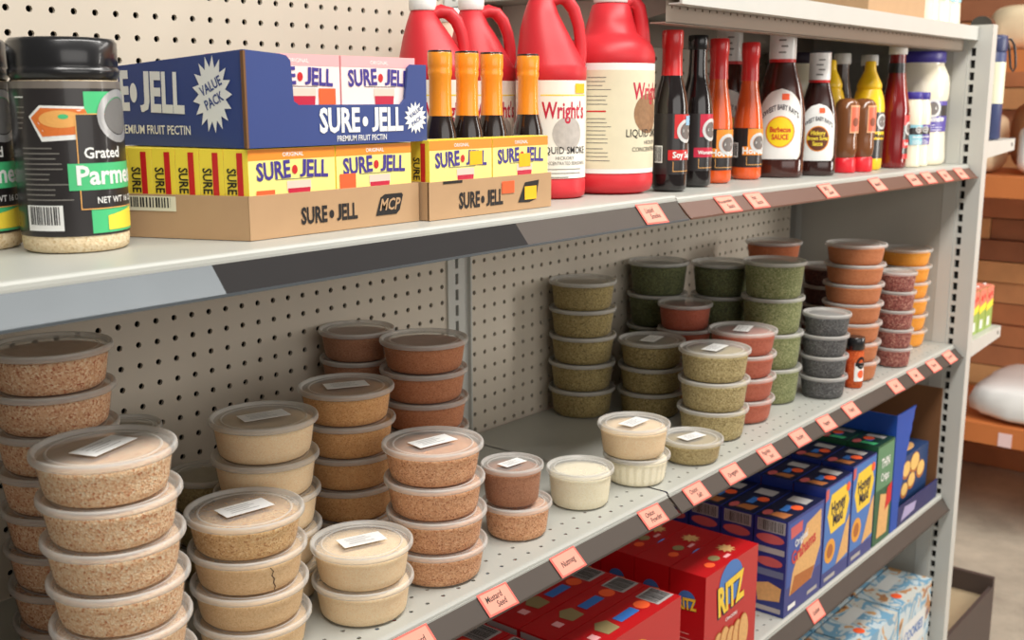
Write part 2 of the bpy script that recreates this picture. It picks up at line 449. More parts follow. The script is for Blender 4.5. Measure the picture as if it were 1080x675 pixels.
for x, w_, l in [(-0.519, ['Mustard'], 'pink price card on middle shelf edge below the two cream tubs, leftmost there'),
    (-0.386, ['Mustard', 'Seed'], 'pink price card reading Mustard Seed on middle shelf edge'),
    (-0.252, ['Nutmeg'], 'pink price card reading Nutmeg on middle shelf edge'),
    (-0.057, ['Onion', 'Powder'], 'pink price card on middle shelf edge just left of the rail joint'),
    (0.060, ['Onion', 'Salt'], 'pink price card on middle shelf edge just right of the rail joint'),
    (0.168, ['Oregano'], 'pink price card reading Oregano on middle shelf edge'),
    (0.288, ['Paprika', 'hot'], 'pink price card on middle shelf edge, third right of the rail joint'),
    (0.402, ['Parsley'], 'pink price card on middle shelf edge below the green tubs, fourth after the joint'),
    (0.509, ['Pepper'], 'pink price card on middle shelf edge below the tall green stack, fifth after the joint'),
    (0.617, ['Poppy'], 'pink price card on middle shelf edge below the grey seed tubs'),
    (0.836, ['Red'], 'peach price card on middle shelf edge, fourth from the end post'),
    (0.946, ['Sage'], 'pink price card on middle shelf edge, third from the end post'),
    (1.055, ['Thyme'], 'pink price card on middle shelf edge, second from the end post'),
    (1.157, ['Turmeric'], 'pink price card on middle shelf edge, next to the end post')]:
    price_card(x, 'mid', l, w_, random.uniform(-0.03, 0.03))
price_card(-0.078, 'ul', 'pink price card reading Liquid Smoke on the upper shelf edge', ['Liquid', 'Smoke'], -0.03)
for x, w_, l in [(0.121, ['Worcestershire', 'Sauce'], 'pink price card on upper shelf edge under the dark sauce bottles'),
    (0.208, ['Hot', 'Sauce'], 'pink price card reading Hot Sauce on upper shelf edge'),
    (0.462, ['BBQ', 'Sauce'], 'pink price card on upper shelf edge under the smaller barbecue bottle'),
    (0.674, ['Mustard'], 'pink price card on upper shelf edge under the mustard bottles'),
    (0.854, ['Ketchup'], 'pink price card on upper shelf edge, fourth from the end post'),
    (0.938, ['Mayo'], 'pink price card on upper shelf edge, third from the end post'),
    (1.035, ['Mayo'], 'pink price card on upper shelf edge, second from the end post'),
    (1.135, ['Mayo'], 'pink price card on upper shelf edge, next to the end post')]:
    price_card(x, 'ur', l, w_, random.uniform(-0.03, 0.02), wd=0.05)
price_card(0.513, 'low', 'lone pink price card on the lower shelf edge', ['Graham'])

# ------------------------------------------------------------------ food tubs
WALL = clear('tub_wall', 0.03, (235, 232, 226), 0.15, 0.07)
LIDM = clear('tub_lid', 0.26, (222, 220, 216), 0.28, 0.08)
RIM = clear('tub_rim', 0.42, (226, 224, 220), 0.3, 0.08)
RIMD = RIM
LBL = mat('paper_label', (238, 238, 236), 0.6)
CACHE = {}
def tub_meshes(d, h, content, fill=1.0, scallop=False, domed=False):
    k = (round(d, 4), round(h, 4), content.name, fill, scallop)
    if k in CACHE: return CACHE[k]
    R = d/2; rt = R*0.945; rb = R*0.84
    def rr(z): return rb+(rt-rb)*z/h
    mb = MB(); t = 0.0006
    P = [(rb*0.93, 0.0008), (rb, 0.004)] + [(rr(h*q), h*q) for q in (0.35, 0.7)] + [(rr(h-0.0035), h-0.0035)]
    if scallop: mb.lathe(P, WALL, seg=48, cap1=False, rib=(0.003, h*0.75, 0.05))
    else: mb.lathe(P, WALL, seg=40, cap1=False)
    body = mb.mesh('container')
    top = (h-0.0060)*fill
    mb = MB()
    P = [(rb*0.92, 0.0016), (rb-t, 0.0046)] + [(rr(top*q)-t*1.5, top*q) for q in (0.3, 0.6, 0.9)] + [(rr(top)-0.0025, top), (rr(top)*0.6, top+0.0012)]
    mb.lathe(P, content, seg=40)
    cont = mb.mesh('contents')
    mb = MB()
    zt = h-0.001
    mb.lathe([(R*0.905, zt), (R*0.6, zt-0.0002), (R*0.25, zt)], LIDM, seg=40, cap0=False)   # recessed panel
    Q = [(rt+0.0003, h-0.0046), (R*0.988, h-0.0042), (R, h-0.0028), (R, h+0.0002), (R*0.988, h+0.0020), (R*0.962, h+0.0024), (R*0.935, h+0.0012), (R*0.905, zt)]
    mb.lathe(Q, RIM, seg=40, cap0=False, cap1=False)
    mb.lathe([(R*0.80, zt+0.0003), (R*0.79, zt+0.0009), (R*0.765, zt+0.0009), (R*0.755, zt+0.0003)], RIM, seg=40, cap0=False, cap1=False)
    lid = mb.mesh('lid')
    CACHE[k] = (cont, body, lid)
    return CACHE[k]
def lid_label_mesh(d, h, seed):
    mb = MB(); f = topface(0, 0, h+0.0012); s = d/0.117
    mb.slab(lambda u, v, hh: f(u, v, hh), [(-0.026*s, -0.0132*s), (0.026*s, -0.0132*s), (0.026*s, 0.0132*s), (-0.026*s, 0.0132*s)], 0.0003, LBL)
    for i, (a, b) in enumerate([(-0.018, 0.008), (-0.018, 0.012), (-0.016, 0.004), (-0.018, 0.013)]):
        mb.rect(f, a*s, (0.0068-0.0046*i)*s, b*s, (0.0078-0.0046*i)*s, mat('pale_grey_ink', (168, 166, 164), 0.6), 0.0006)
    return mb.mesh('lid_label')
ORD = {1: 'topmost', 2: 'second from top', 3: 'third from top', 4: 'fourth from top', 5: 'fifth from top', 6: 'sixth from top', 7: 'seventh from top', 8: 'eighth from top'}
def stack(x, y, d, ztop, n, cm, what, place, label_on=(), lean=(0, 0), jit=0.0009, fill=1.0, tops=None, rot=0.0, z0=0.0006, group=None, name='food_tub', scallop=(), crack=None):
    h = ztop/n
    for i in range(n):           # i from the bottom
        k = n-i                  # place from the top
        m = cm[(k-1) % len(cm)] if isinstance(cm, (list, tuple)) else cm
        jx, jy = random.uniform(-jit, jit), random.uniform(-jit, jit)
        if i == 0: jx = jy = 0
        px, py = x+lean[0]*(k-1)+jx, y+lean[1]*(k-1)+jy
        who = ORD[k] if k < n else 'bottom one'
        lab = f'{what}, {who} of {place}' if n > 1 else f'{what} {place}'
        t = thing(name, lab, 'food tub', (px, py, z0+i*h), random.uniform(0, 6.28), group or f'tubs in {place}')
        a, b, c = tub_meshes(d, h, m, fill, k in scallop)
        link('contents', a, t); link('container', b, t); link('lid', c, t)
        if crack and crack[0] == k:
            R_ = d/2; cm_ = MB()
            g_ = lambda v: R_*0.84+(R_*0.945-R_*0.84)*v/h-0.0007
            fc = round_(R_*0.9, crack[1]-t.rotation_euler[2], rz=g_)
            zz_ = [(0.0000, 0.96), (0.0035, 0.80), (0.0020, 0.66), (0.0048, 0.52), (0.0040, 0.38), (0.0062, 0.24), (0.0050, 0.12)]
            top_ = h-0.006
            cm_.add([fc(u-0.0006*(1.2-abs(q-0.5)), q*top_, 0) for u, q in zz_] + [fc(u+0.0006*(1.2-abs(q-0.5)), q*top_, 0) for u, q in zz_],
                    [(i_, i_+1, len(zz_)+i_+1, len(zz_)+i_) for i_ in range(len(zz_)-1)], mat('crack_shadow_brown', (92, 62, 36), 0.9))
            cm_.build('crack', t)
        if k in label_on:
            me = lid_label_mesh(d, h, i)
            lo = link('lid_label', me, t); lo.rotation_euler = (0, 0, rot - t.rotation_euler[2])

G = grain
CR1 = G('crumbs_pink', (232, 184, 144), (188, 106, 70), (252, 226, 192), 560, 0.7, 0.9)
CR2 = G('crumbs_pale', (242, 204, 162), (202, 128, 84), (254, 234, 204), 560, 0.7, 0.8)
GRN = G('granules_golden', (230, 188, 134), (184, 126, 76), (248, 220, 172), 640, 0.6, 0.6)
PWT = G('powder_tan', (232, 196, 150), (216, 178, 132), (240, 210, 168), 800, 0.12, 0.3)
PWC = G('powder_cream', (252, 224, 184), (244, 212, 170), (254, 234, 202), 800, 0.1, 0.3)
PWB = G('powder_tan_brown', (226, 170, 110), (200, 140, 84), (238, 192, 136), 700, 0.25, 0.5)
PRD = G('granules_reddish', (226, 168, 124), (176, 110, 72), (244, 198, 158), 620, 0.5, 0.7)
RBR = G('powder_red_brown', (192, 124, 84), (168, 104, 68), (204, 140, 100), 700, 0.2, 0.4)
BRN = G('powder_brown', (174, 120, 88), (152, 100, 72), (188, 134, 102), 700, 0.2, 0.4)
OLV = G('seeds_olive', (188, 168, 116), (128, 110, 66), (220, 204, 154), 560, 0.7, 0.8)
OLD = G('seeds_dark_olive', (160, 140, 88), (100, 88, 50), (192, 174, 118), 560, 0.7, 0.8)
OLG = G('leaf_dust_grey_olive', (160, 144, 100), (130, 116, 78), (180, 166, 122), 500, 0.4, 0.5)
WHT = G('powder_white', (250, 240, 212), (242, 230, 200), (252, 246, 226), 800, 0.06, 0.2)
OTN = G('granules_olive_tan', (184, 164, 116), (150, 130, 86), (204, 186, 140), 450, 0.4, 0.5)
GRD = G('herb_dark_green', (92, 98, 58), (52, 60, 32), (132, 138, 90), 560, 0.7, 0.9)
GRL = G('herb_green', (140, 146, 96), (92, 102, 56), (182, 184, 136), 560, 0.7, 0.9)
RED = G('powder_brick_red', (182, 88, 62), (160, 72, 50), (194, 104, 78), 700, 0.12, 0.4)
PKR = G('powder_rose', (194, 102, 78), (172, 82, 62), (206, 120, 94), 700, 0.12, 0.4)
GRY = G('poppy_seed_grey', (92, 92, 94), (54, 54, 58), (128, 128, 130), 520, 0.5, 0.8)
RST = G('powder_rust', (206, 114, 70), (180, 94, 54), (216, 132, 88), 700, 0.2, 0.4)
DPU = G('flakes_dark', (92, 54, 52), (56, 30, 30), (130, 84, 76), 400, 0.6, 0.8)
ORB = G('powder_orange_brown', (208, 128, 80), (188, 108, 62), (220, 144, 98), 700, 0.12, 0.4)
MAR = G('flakes_maroon', (156, 78, 72), (96, 42, 40), (222, 166, 146), 480, 0.8, 0.9)
ORY = G('powder_orange', (250, 164, 44), (234, 146, 30), (253, 182, 76), 700, 0.1, 0.3)

RGT = (0.634, -0.774)
stack(-0.765, 0.228, 0.117, 0.312, 8, CR1, 'clear tub of pinkish crumbs', 'the tall far left back stack', lean=(0.0006, -0.0003))
stack(-0.885, 0.277, 0.117, 0.155, 4, CR1, 'clear tub of pinkish crumbs', 'the stack cut by photo left edge')
stack(-0.930, 0.105, 0.117, 0.080, 2, PWT, 'clear tub of tan powder', 'the pair in bottom left corner')
stack(-0.818, 0.046, 0.117, 0.262, 7, CR2, 'clear tub of pale crumbs', 'the leaning front left stack', label_on=(1,), lean=(RGT[0]*0.0016, RGT[1]*0.0004), rot=0.35)
stack(-0.648, 0.093, 0.117, 0.146, 4, [GRN, PWT, PWT, PWT], 'clear tub of golden granules', 'the second front stack from left', label_on=(1,), rot=-0.15, lean=(0.0008, -0.0006), crack=(2, -1.83))
stack(-0.558, 0.173, 0.117, 0.205, 5, PWC, 'clear tub of cream powder', 'the stack behind the golden tubs', label_on=(1,), jit=0.0008, rot=-0.3)
stack(-0.399, 0.217, 0.117, 0.200, 5, PWB, 'clear tub of tan-brown powder', 'the stack left of the red-brown tubs', label_on=(1,), rot=-0.5, lean=(0.0004, -0.0004))
stack(-0.522, 0.0625, 0.110, 0.080, 2, PWC, 'clear tub of cream powder', 'the two-high pile at shelf edge', label_on=(1,), rot=-0.35)
stack(-0.402, 0.070, 0.117, 0.158, 4, PRD, 'clear tub of reddish granules', 'the front stack left of brown pair', label_on=(1,), rot=-0.2, lean=(0.001, -0.0008))
stack(-0.257, 0.2215, 0.117, 0.234, 6, RBR, 'clear tub of red-brown powder', 'the tall stack before the seam', jit=0.0008)
stack(-0.270, 0.336, 0.104, 0.234, 6, BRN, 'clear tub of brown powder', 'the stack half hidden at pegboard', jit=0.0006)
stack(-0.632, 0.335, 0.090, 0.180, 5, OLG, 'small tub of olive dust', 'the stack behind the crumbs')
stack(-0.565, 0.276, 0.088, 0.120, 3, OLG, 'small tub of olive dust', 'the low stack behind cream tubs')
stack(-0.246, 0.073, 0.090, 0.042, 1, PRD, 'wide tub of brown powder', 'under the small brown tub')
stack(-0.252, 0.076, 0.080, 0.048, 1, BRN, 'small clear tub of brown powder with label,', 'stacked on a wider front tub', label_on=(1,), z0=0.0445, rot=-0.1)
stack(-0.109, 0.073, 0.093, 0.050, 1, WHT, 'white powder tub', 'standing alone in the middle of the shelf front', label_on=())
stack(0.018, 0.064, 0.098, 0.040, 1, WHT, 'ribbed clear tub of pale cream powder', 'under another cream tub at the rail joint', scallop=(1,))
stack(0.012, 0.066, 0.105, 0.044, 1, PWC, 'clear tub of cream powder with label,', 'resting on a ribbed tub at the rail joint', label_on=(1,), z0=0.0425)
stack(0.150, 0.050, 0.098, 0.034, 1, OTN, 'flat clear tub of olive tan granules', 'right of the cream pair on the front edge', label_on=(1,), rot=-0.2)
stack(0.281, 0.087, 0.117, 0.145, 3, OLV, 'clear tub of olive-tan seeds', 'the front stack beside flat tub', label_on=(1,), rot=0.1)
stack(0.325, 0.234, 0.117, 0.132, 3, OLD, 'tub of dark olive seeds', 'the short stack behind olive seeds', label_on=(1,), rot=0.2)
stack(0.253, 0.331, 0.117, 0.235, 5, OLD, 'tub of dark olive seeds', 'the stack standing at the pegboard')
stack(0.497, 0.3315, 0.115, 0.240, 4, GRD, 'tall tub of dark green herbs', 'the left dark green stack')
stack(0.561, 0.231, 0.115, 0.240, 4, GRD, 'tall tub of dark green herbs', 'the right dark green stack')
stack(0.4345, 0.234, 0.099, 0.180, 4, RED, 'tub of brick-red powder', 'the stack before dark green tubs')
stack(0.3985, 0.0985, 0.117, 0.156, 4, PKR, 'tub of rose-red powder', 'the stack between seeds and herbs', label_on=(1,), rot=0.3)
stack(0.541, 0.115, 0.114, 0.256, 4, GRL, 'tall tub of mid green herbs', 'the lighter green front stack')
stack(0.835, 0.262, 0.117, 0.250, 6, RST, 'clear tub of rust powder', 'the stack behind light green herbs')
stack(0.628, 0.049, 0.088, 0.156, 4, GRY, 'small tub of grey poppy seed', 'the stack beside the spice shakers')
stack(0.902, 0.172, 0.100, 0.200, 5, DPU, 'clear tub of dark flakes', 'the shaded stack behind poppy seed')
stack(0.790, 0.067, 0.117, 0.266, 7, ORB, 'clear tub of orange-brown powder', 'the seven-high orange brown stack')
stack(0.944, 0.036, 0.075, 0.195, 5, MAR, 'small tub of maroon flakes', 'the narrow maroon stack')
stack(1.152, 0.097, 0.112, 0.216, 6, ORY, 'clear tub of orange powder', 'the stack beside the end panel')

# small spice shakers
BLK = mat('black_plastic', (26, 26, 28), 0.28, coat=0.4)
def shaker(x, y, col, label):
    t = thing('spice_shaker', label, 'spice shaker', (x, y, 0.0006), 0, 'spice shakers on the middle shelf')
    mb = MB(); mb.lathe([(0.014, 0), (0.0165, 0.003), (0.0165, 0.068), (0.014, 0.074)], col, seg=28); mb.build('jar', t)
    mb = MB(); mb.lathe([(0.0155, 0.074), (0.017, 0.075), (0.017, 0.096), (0.0155, 0.098)], BLK, seg=28); mb.build('cap', t)
    mb = MB(); f = round_(0.0166, -1.95)
    mb.rect(f, -0.013, 0.014, 0.013, 0.05, WHITE, 0.0003, nu=8)
    mb.ell(f, 0, 0.028, 0.007, 0.008, STKO, 0.0006); mb.ell(f, 0, 0.05, 0.010, 0.012, BLK, 0.0006, r0=0.6); mb.rect(f, -0.012, 0.044, 0.012, 0.05, BLK, 0.0007, nu=6)
    mb.build('label', t)
shaker(0.722, 0.028, G('chili_red', (196, 84, 40), (150, 60, 30), (220, 120, 70), 600, 0.2), 'black-capped spice shaker with a white label beside the grey seed tubs')
shaker(0.6905, 0.052, mat('bottle_orange', (226, 92, 40), 0.3, coat=0.4), 'orange spice shaker half hidden behind the labelled shaker')

# ------------------------------------------------------------------ upper shelf, left
# grated cheese canisters
CHEESE = G('grated_cheese', (236, 214, 176), (214, 186, 142), (244, 228, 196), 500, 0.3, 0.4)
GREEN = mat('label_green', (78, 196, 128), 0.4); BKL = mat('label_black', (40, 36, 36), 0.35, coat=0.3)
TAN = mat('gratin_tan', (240, 176, 96), 0.5); TANR = mat('gratin_orange', (226, 120, 50), 0.5)
def canister(x, y, label, a0):
    t = thing('cheese_canister', label, 'canister', (x, y, ZU+0.0006), 0, 'grated cheese canisters at the left of the upper shelf')
    R = 0.0435
    mb = MB(); mb.lathe([(R-0.004, 0), (R-0.001, 0.002), (R, 0.008), (R, 0.139), (R-0.002, 0.141)], CHEESE, seg=48); mb.build('canister_body', t)
    mb = MB(); mb.lathe([(R-0.002, 0.141), (R-0.001, 0.143), (R+0.0008, 0.146), (R+0.0008, 0.150), (R-0.0005, 0.151), (R, 0.153), (R, 0.172), (R-0.0025, 0.175), (R-0.012, 0.176)], BLK, seg=48); mb.build('cap', t)
    mb = MB(); f = round_(R+0.0002, a0)
    lim = 0.135
    mb.rect(f, -lim, 0.014, lim, 0.1345, BKL, 0.0004, nu=60); mb.rect(f, -lim, 0.1345, lim, 0.1405, mat('label_smoke', (120, 112, 104), 0.3, coat=0.3), 0.0004, nu=60)
    mb.rect(f, -0.034, 0.016, 0.034, 0.132, GREEN, 0.0007, nu=18)
    mb.rect(f, -0.042, 0.036, 0.042, 0.114, BKL, 0.0011, nu=20)
    for v in (0.036, 0.1135): mb.rect(f, -0.042, v, 0.042, v+0.0008, TAN, 0.0012, nu=20)
    mb.rect(f, -0.042, 0.036, -0.0412, 0.114, TAN, 0.0012)
    mb.ell(f, 0, 0.112, 0.024, 0.022, mat('label_silver', (196, 196, 196), 0.3, 0.5), 0.0013, r0=0.72)
    mb.ell(f, 0, 0.112, 0.017, 0.015, mat('label_grey', (120, 118, 116), 0.4), 0.0013)
    mb.text(f, 'Grated', -0.020, 0.082, 0.0125, WHITE, 0.0014, sx=0.95, bold=0.02)
    mb.rect(f, -0.050, 0.052, 0.050, 0.074, GREEN, 0.0013, nu=24)
    mb.text(f, 'Parmesan', -0.004, 0.0635, 0.022, WHITE, 0.0016, sx=0.95, bold=0.025)
    mb.text(f, 'NET WT 16 OZ', -0.006, 0.043, 0.0075, WHITE, 0.0014, sx=0.9, bold=0.01)
    mb.poly(f, [(-0.02, 0.018), (0.016, 0.018), (0.018, 0.036), (-0.02, 0.030)], YEL, 0.0011)
    # dish picture, small print and bar code on the side panel
    c = -0.0545
    mb.poly(f, [(c-0.024, 0.112), (c-0.014, 0.121), (c+0.022, 0.120), (c+0.026, 0.112), (c+0.020, 0.094), (c-0.014, 0.092)], WHITE, 0.00065)
    mb.poly(f, [(c-0.022, 0.111), (c-0.013, 0.119), (c+0.021, 0.118), (c+0.024, 0.111), (c+0.018, 0.098), (c-0.013, 0.096)], TANR, 0.0008)
    mb.ell(f, c+0.002, 0.110, 0.017, 0.007, TAN, 0.00092); mb.ell(f, c+0.004, 0.112, 0.004, 0.002, GREEN, 0.00098)
    mb.lines(f, -0.088, -0.047, 0.086, 11, 0.0042, GREYINK, 0.0008, seed=3); mb.lines(f, -0.094, -0.076, 0.127, 1, 0.004, WHITE, 0.0008)
    mb.lines(f, -0.092, -0.082, 0.119, 5, 0.0042, GREYINK, 0.0008, seed=6)
    mb.rect(f, -0.088, 0.019, -0.056, 0.040, WHITE, 0.0008, nu=8); mb.bars(f, -0.085, 0.024, -0.059, 0.039, INK, 0.0011, 15, 4)
    mb.build('label', t)
canister(-0.782, 0.129, 'black-capped grated cheese canister, front one of the three at left', -1.00)
canister(-0.840, 0.205, 'black-capped grated cheese canister standing behind the front canister, middle of the three', -1.12)
canister(-0.905, 0.270, 'black-capped grated cheese canister farthest back at the photo left edge', -1.1)

# pectin cartons and their display trays
SK = 0.436          # the left sides of the trays are pushed askew
def skew(x, y, y0): return x - SK*(y-y0)
SERIF = dict(bold=0.03)
def pectin_front(mb, f, w, h, k=1.0, base=PALEY, band=ORG):
    mb.rect(f, 0.0004, 0.0004, w-0.0004, h-0.0004, base, 0.0003)
    mb.rect(f, 0.0004, h*0.87, w-0.0004, h-0.0004, band, 0.0005)
    mb.text(f, 'ORIGINAL', w*0.5, h*0.925, 0.0055*k, WHITE, 0.0007, bold=0.01)
    mb.text(f, 'SURE', w*0.275, h*0.735, 0.0225*k, PURP, 0.0008, sx=0.78, bold=0.03, rot=0.05)
    mb.text(f, 'JELL', w*0.735, h*0.735, 0.0225*k, PURP, 0.0008, sx=0.82, bold=0.03, rot=-0.05)
    mb.ell(f, w*0.515, h*0.745, 0.0034*k, 0.0042*k, REDP, 0.0008)
    mb.rect(f, w*0.30, h*0.632, w*0.72, h*0.640, GREYINK, 0.0006)
    mb.rect(f, w*0.42, h*0.50, w*0.70, h*0.615, mat('jar_glass_print', (226, 206, 190), 0.5), 0.0006)
    mb.poly(f, [(w*0.45, h*0.20), (w*0.67, h*0.20), (w*0.69, h*0.525), (w*0.43, h*0.525)], CRIM, 0.0007)
def pectin_box(x0, y0, z0, w, d, h, label, group, base=PALEY, band=ORG, body=YEL, sticker=None, skewed=0.0):
    """printed carton; skewed shifts the back to the left like the tray it stands in"""
    mb = MB()
    sx = -skewed*d
    mb.hexa([(0, 0, 0), (w, 0, 0), (w+sx, d, 0), (sx, d, 0), (0, 0, h), (w, 0, h), (w+sx, d, h), (sx, d, h)], body)
    f = front(0, 0, 0)
    pectin_front(mb, f, w, h, w/0.105, base, band)
    n = math.hypot(d, sx); ex, ey = -sx/n, -d/n
    fs = lambda u, v, hh: (sx+ex*u + ey*hh, d+ey*u - ex*hh, v)
    mb.rect(fs, n*0.55, h*0.05, n*0.80, h*0.96, REDP, 0.0004)
    mb.text(fs, 'SURE JELL', n*0.30, h*0.5, 0.013, INK, 0.0006, sx=0.8, bold=0.02, rot=-PI/2)
    if sticker:
        u, v, m = sticker; mb.rect(f, u, v, u+0.021, v+0.015, m, 0.0010)
    o = mb.build('pectin_carton', None, (x0, y0, z0))
    return tag(o, label, 'carton', group)

def tray(name, label, x0, x1, y0, y1, z0, h, loc_print, sk, matl=KRAFT, th=0.0025, side_print=None, inside=KRAFTD):
    t = thing(name, label, 'display tray', (x0, y0, z0))
    w, d = x1-x0, y1-y0; s = -sk*d
    mb = MB()
    def wall(p, q, n_):   # upright sheet from p to q
        nx, ny = n_
        mb.hexa([(p[0], p[1], 0), (q[0], q[1], 0), (q[0]+nx*th, q[1]+ny*th, 0), (p[0]+nx*th, p[1]+ny*th, 0),
                 (p[0], p[1], h), (q[0], q[1], h), (q[0]+nx*th, q[1]+ny*th, h), (p[0]+nx*th, p[1]+ny*th, h)], matl)
    e = 0.0004
    wall((0, 0), (w, 0), (0, 1)); wall((w-e, th+e), (w-e+s, d-e), (-1, 0)); wall((w+s, d), (s, d), (0, -1)); wall((s+e*0, d-e), (-SK*0, th*0.5), (1, 0))
    g = th+e
    mb.hexa([(g, g, e), (w-g, g, e), (w+s-g, d-g, e), (s+g, d-g, e), (g, g, th), (w-g, g, th), (w+s-g, d-g, th), (s+g, d-g, th)], inside)
    loc_print(mb, front(0, 0, 0), w, h)
    if side_print:
        n = math.hypot(d, s); ex, ey = -s/n, -d/n
        fs = lambda u, v, hh: (s+ex*u+ey*hh, d+ey*u-ex*hh, v)
        side_print(mb, fs, n, h)
    mb.build('tray_box', t)
    return t
def mcp(pm, f, cu, cv, m1, m2):
    pts = [(-0.019, -0.010), (0.010, -0.010), (0.015, -0.006), (0.020, 0.009), (0.018, 0.011), (-0.006, 0.011), (-0.012, 0.008)]
    pm.poly(f, [(cu+a, cv+b) for a, b in pts], m1, 0.0005)
    pm.text(f, 'MCP', cu+0.001, cv, 0.0165, m2, 0.0008, sx=0.85, bold=0.02, shear=0.3)
def kraft1(pm, f, w, h):
    pm.text(f, 'SURE', w*0.345, h*0.42, 0.0215, INK, 0.0005, sx=0.66, bold=0.035)
    pm.text(f, 'JELL', w*0.535, h*0.42, 0.0215, INK, 0.0005, sx=0.66, bold=0.035)
    pm.ell(f, w*0.445, h*0.42, 0.003, 0.004, INK, 0.0005)
    mcp(pm, f, w*0.80, h*0.50, INK, KRAFT)
def kraft1s(sp, f, n, h):
    sp.rect(f, n*0.12, h*0.62, n*0.60, h*0.96, mat('barcode_paper', (232, 224, 196), 0.6), 0.0004); sp.bars(f, n*0.15, h*0.70, n*0.57, h*0.93, INK, 0.0007, 30, 2)
def kraft2(pm, f, w, h):
    pm.text(f, 'SURE', w*0.30, h*0.42, 0.0235, INK, 0.0005, sx=0.64, bold=0.035)
    pm.text(f, 'JELL', w*0.50, h*0.42, 0.0235, INK, 0.0005, sx=0.64, bold=0.035)
    pm.ell(f, w*0.405, h*0.42, 0.003, 0.004, INK, 0.0005)
    pm.poly(f, [(w*0.70, h*0.22), (w*0.80, h*0.20), (w*0.86, h*0.28), (w*0.885, h*0.82), (w*0.76, h*0.78)], INK, 0.0005)
    pm.rect(f, w*0.755, h*0.28, w*0.86, h*0.66, STKY, 0.0010); pm.rect(f, w*0.56, h*0.52, w*0.665, h*0.86, STKO, 0.0010)
    pm.rect(f, w*0.10, h*0.93, w*0.245, h*1.0, INK, 0.0005)
TRK1 = tray('display_tray', 'kraft cardboard display tray of yellow cartons under the blue tray', -0.662, -0.444, 0.045, 0.215, ZU+0.0006, 0.040, kraft1, SK, side_print=kraft1s)
TRK2 = tray('display_tray', 'small kraft tray of two yellow cartons with orange and yellow stickers', -0.4405, -0.231, 0.033, 0.066, ZU+0.0006, 0.040, kraft2, 0.0)
ZC = ZU+0.0036
# two yellow cartons across, six narrow rows deep
for r in range(7):
    y = 0.0485+r*0.0226
    for c in range(2):
        x = -0.6575 - SK*(y-0.045) + c*0.1045
        place = ['front row', 'second row', 'third row', 'fourth row', 'fifth row', 'sixth row', 'back row'][r]
        pectin_box(x, y, ZC, 0.1035, 0.0218, 0.0785, f'yellow fruit pectin carton in the kraft tray, {place}, {"left" if c == 0 else "right"} one', 'yellow cartons in the kraft tray',
                   sticker=((0.004, 0.036, STKO) if c else (0.008, 0.026, STKO)) if r == 0 else None, skewed=SK)
for c in range(2):
    pectin_box(-0.4365+c*0.102, 0.0365, ZC, 0.1008, 0.0262, 0.080, f'yellow fruit pectin carton with a yellow sticker in the small tray, {"left" if c == 0 else "right"} one', 'yellow cartons in the small kraft tray',
               sticker=((0.063, 0.052, STKY) if c == 0 else (0.046, 0.046, STKY)))
# blue tray with notched front, resting on the yellow cartons
ZBL = ZU+0.0036+0.0785+0.001
x0, x1, y0, y1 = -0.660, -0.430, 0.045, 0.205
bt = thing('blue_display_tray', 'navy blue display tray with white starburst stacked on the yellow cartons', 'display tray', (x0, y0, ZBL))
w, d, h, s, th = x1-x0, y1-y0, 0.086, -0.16*(y1-y0), 0.003
SB = 0.16
mb = MB()
fF = front(0, 0, 0)
nt = [(0, 0), (w, 0), (w, h*0.90), (w*0.905, h*0.90), (w*0.885, h*0.86), (w*0.865, h*0.50), (w*0.84, h*0.46), (w*0.26, h*0.44), (w*0.235, h*0.48), (w*0.225, h*0.90), (w*0.205, h*0.955), (w*0.17, h*0.97), (0, h)]
n = len(nt)
# triangulate the notched front as quads by hand: lower band and two posts
def slabq(pts): mb.slab(lambda u, v, hh: (u, th-hh, v), pts, th, NAVY)
slabq([(0, 0), (w, 0), (w, h*0.44), (w*0.26, h*0.44), (0, h*0.44)])
slabq([(0, h*0.44), (w*0.26, h*0.44), (w*0.235, h*0.48), (w*0.225, h*0.90), (w*0.205, h*0.955), (w*0.17, h*0.97), (0, h)])
slabq([(w*0.84, h*0.44), (w, h*0.44), (w, h*0.90), (w*0.905, h*0.90), (w*0.885, h*0.86), (w*0.865, h*0.50)])
hb = h-0.012
def sheet(p, q, hp, hq, nx, ny):
    mb.hexa([(p[0], p[1], 0), (q[0], q[1], 0), (q[0]+nx*th, q[1]+ny*th, 0), (p[0]+nx*th, p[1]+ny*th, 0),
             (p[0], p[1], hp), (q[0], q[1], hq), (q[0]+nx*th, q[1]+ny*th, hq), (p[0]+nx*th, p[1]+ny*th, hp)], NAVY)
sheet((s, d-0.0005), (0, th+0.0003), hb, h, 1, 0); sheet((w-0.0004, th+0.0003), (w+s-0.0004, d-0.0005), h*0.9, hb, -1, 0); sheet((w+s, d), (s, d), hb, hb, 0, -1)
g = th+0.0004
mb.hexa([(g, g, 0.0004), (w-g, g, 0.0004), (w+s-g, d-g, 0.0004), (s+g, d-g, 0.0004), (g, g, th), (w-g, g, th), (w+s-g, d-g, th), (s+g, d-g, th)], KRAFTD)
mb.box((-0.002, -0.0012, 0), (0.0004, 0.0030, h-0.001), KRAFTE)
pm = mb
pm.text(fF, 'SURE', w*0.475, h*0.255, 0.0315, WHITE, 0.0006, sx=0.72, bold=0.035); pm.text(fF, 'JELL', w*0.748, h*0.255, 0.0315, WHITE, 0.0006, sx=0.72, bold=0.035)
pm.ell(fF, w*0.618, h*0.25, 0.0036, 0.0048, WHITE, 0.0006)
pm.text(fF, 'PREMIUM FRUIT PECTIN', w*0.60, h*0.065, 0.0078, WHITE, 0.0006, sx=0.8, bold=0.01)
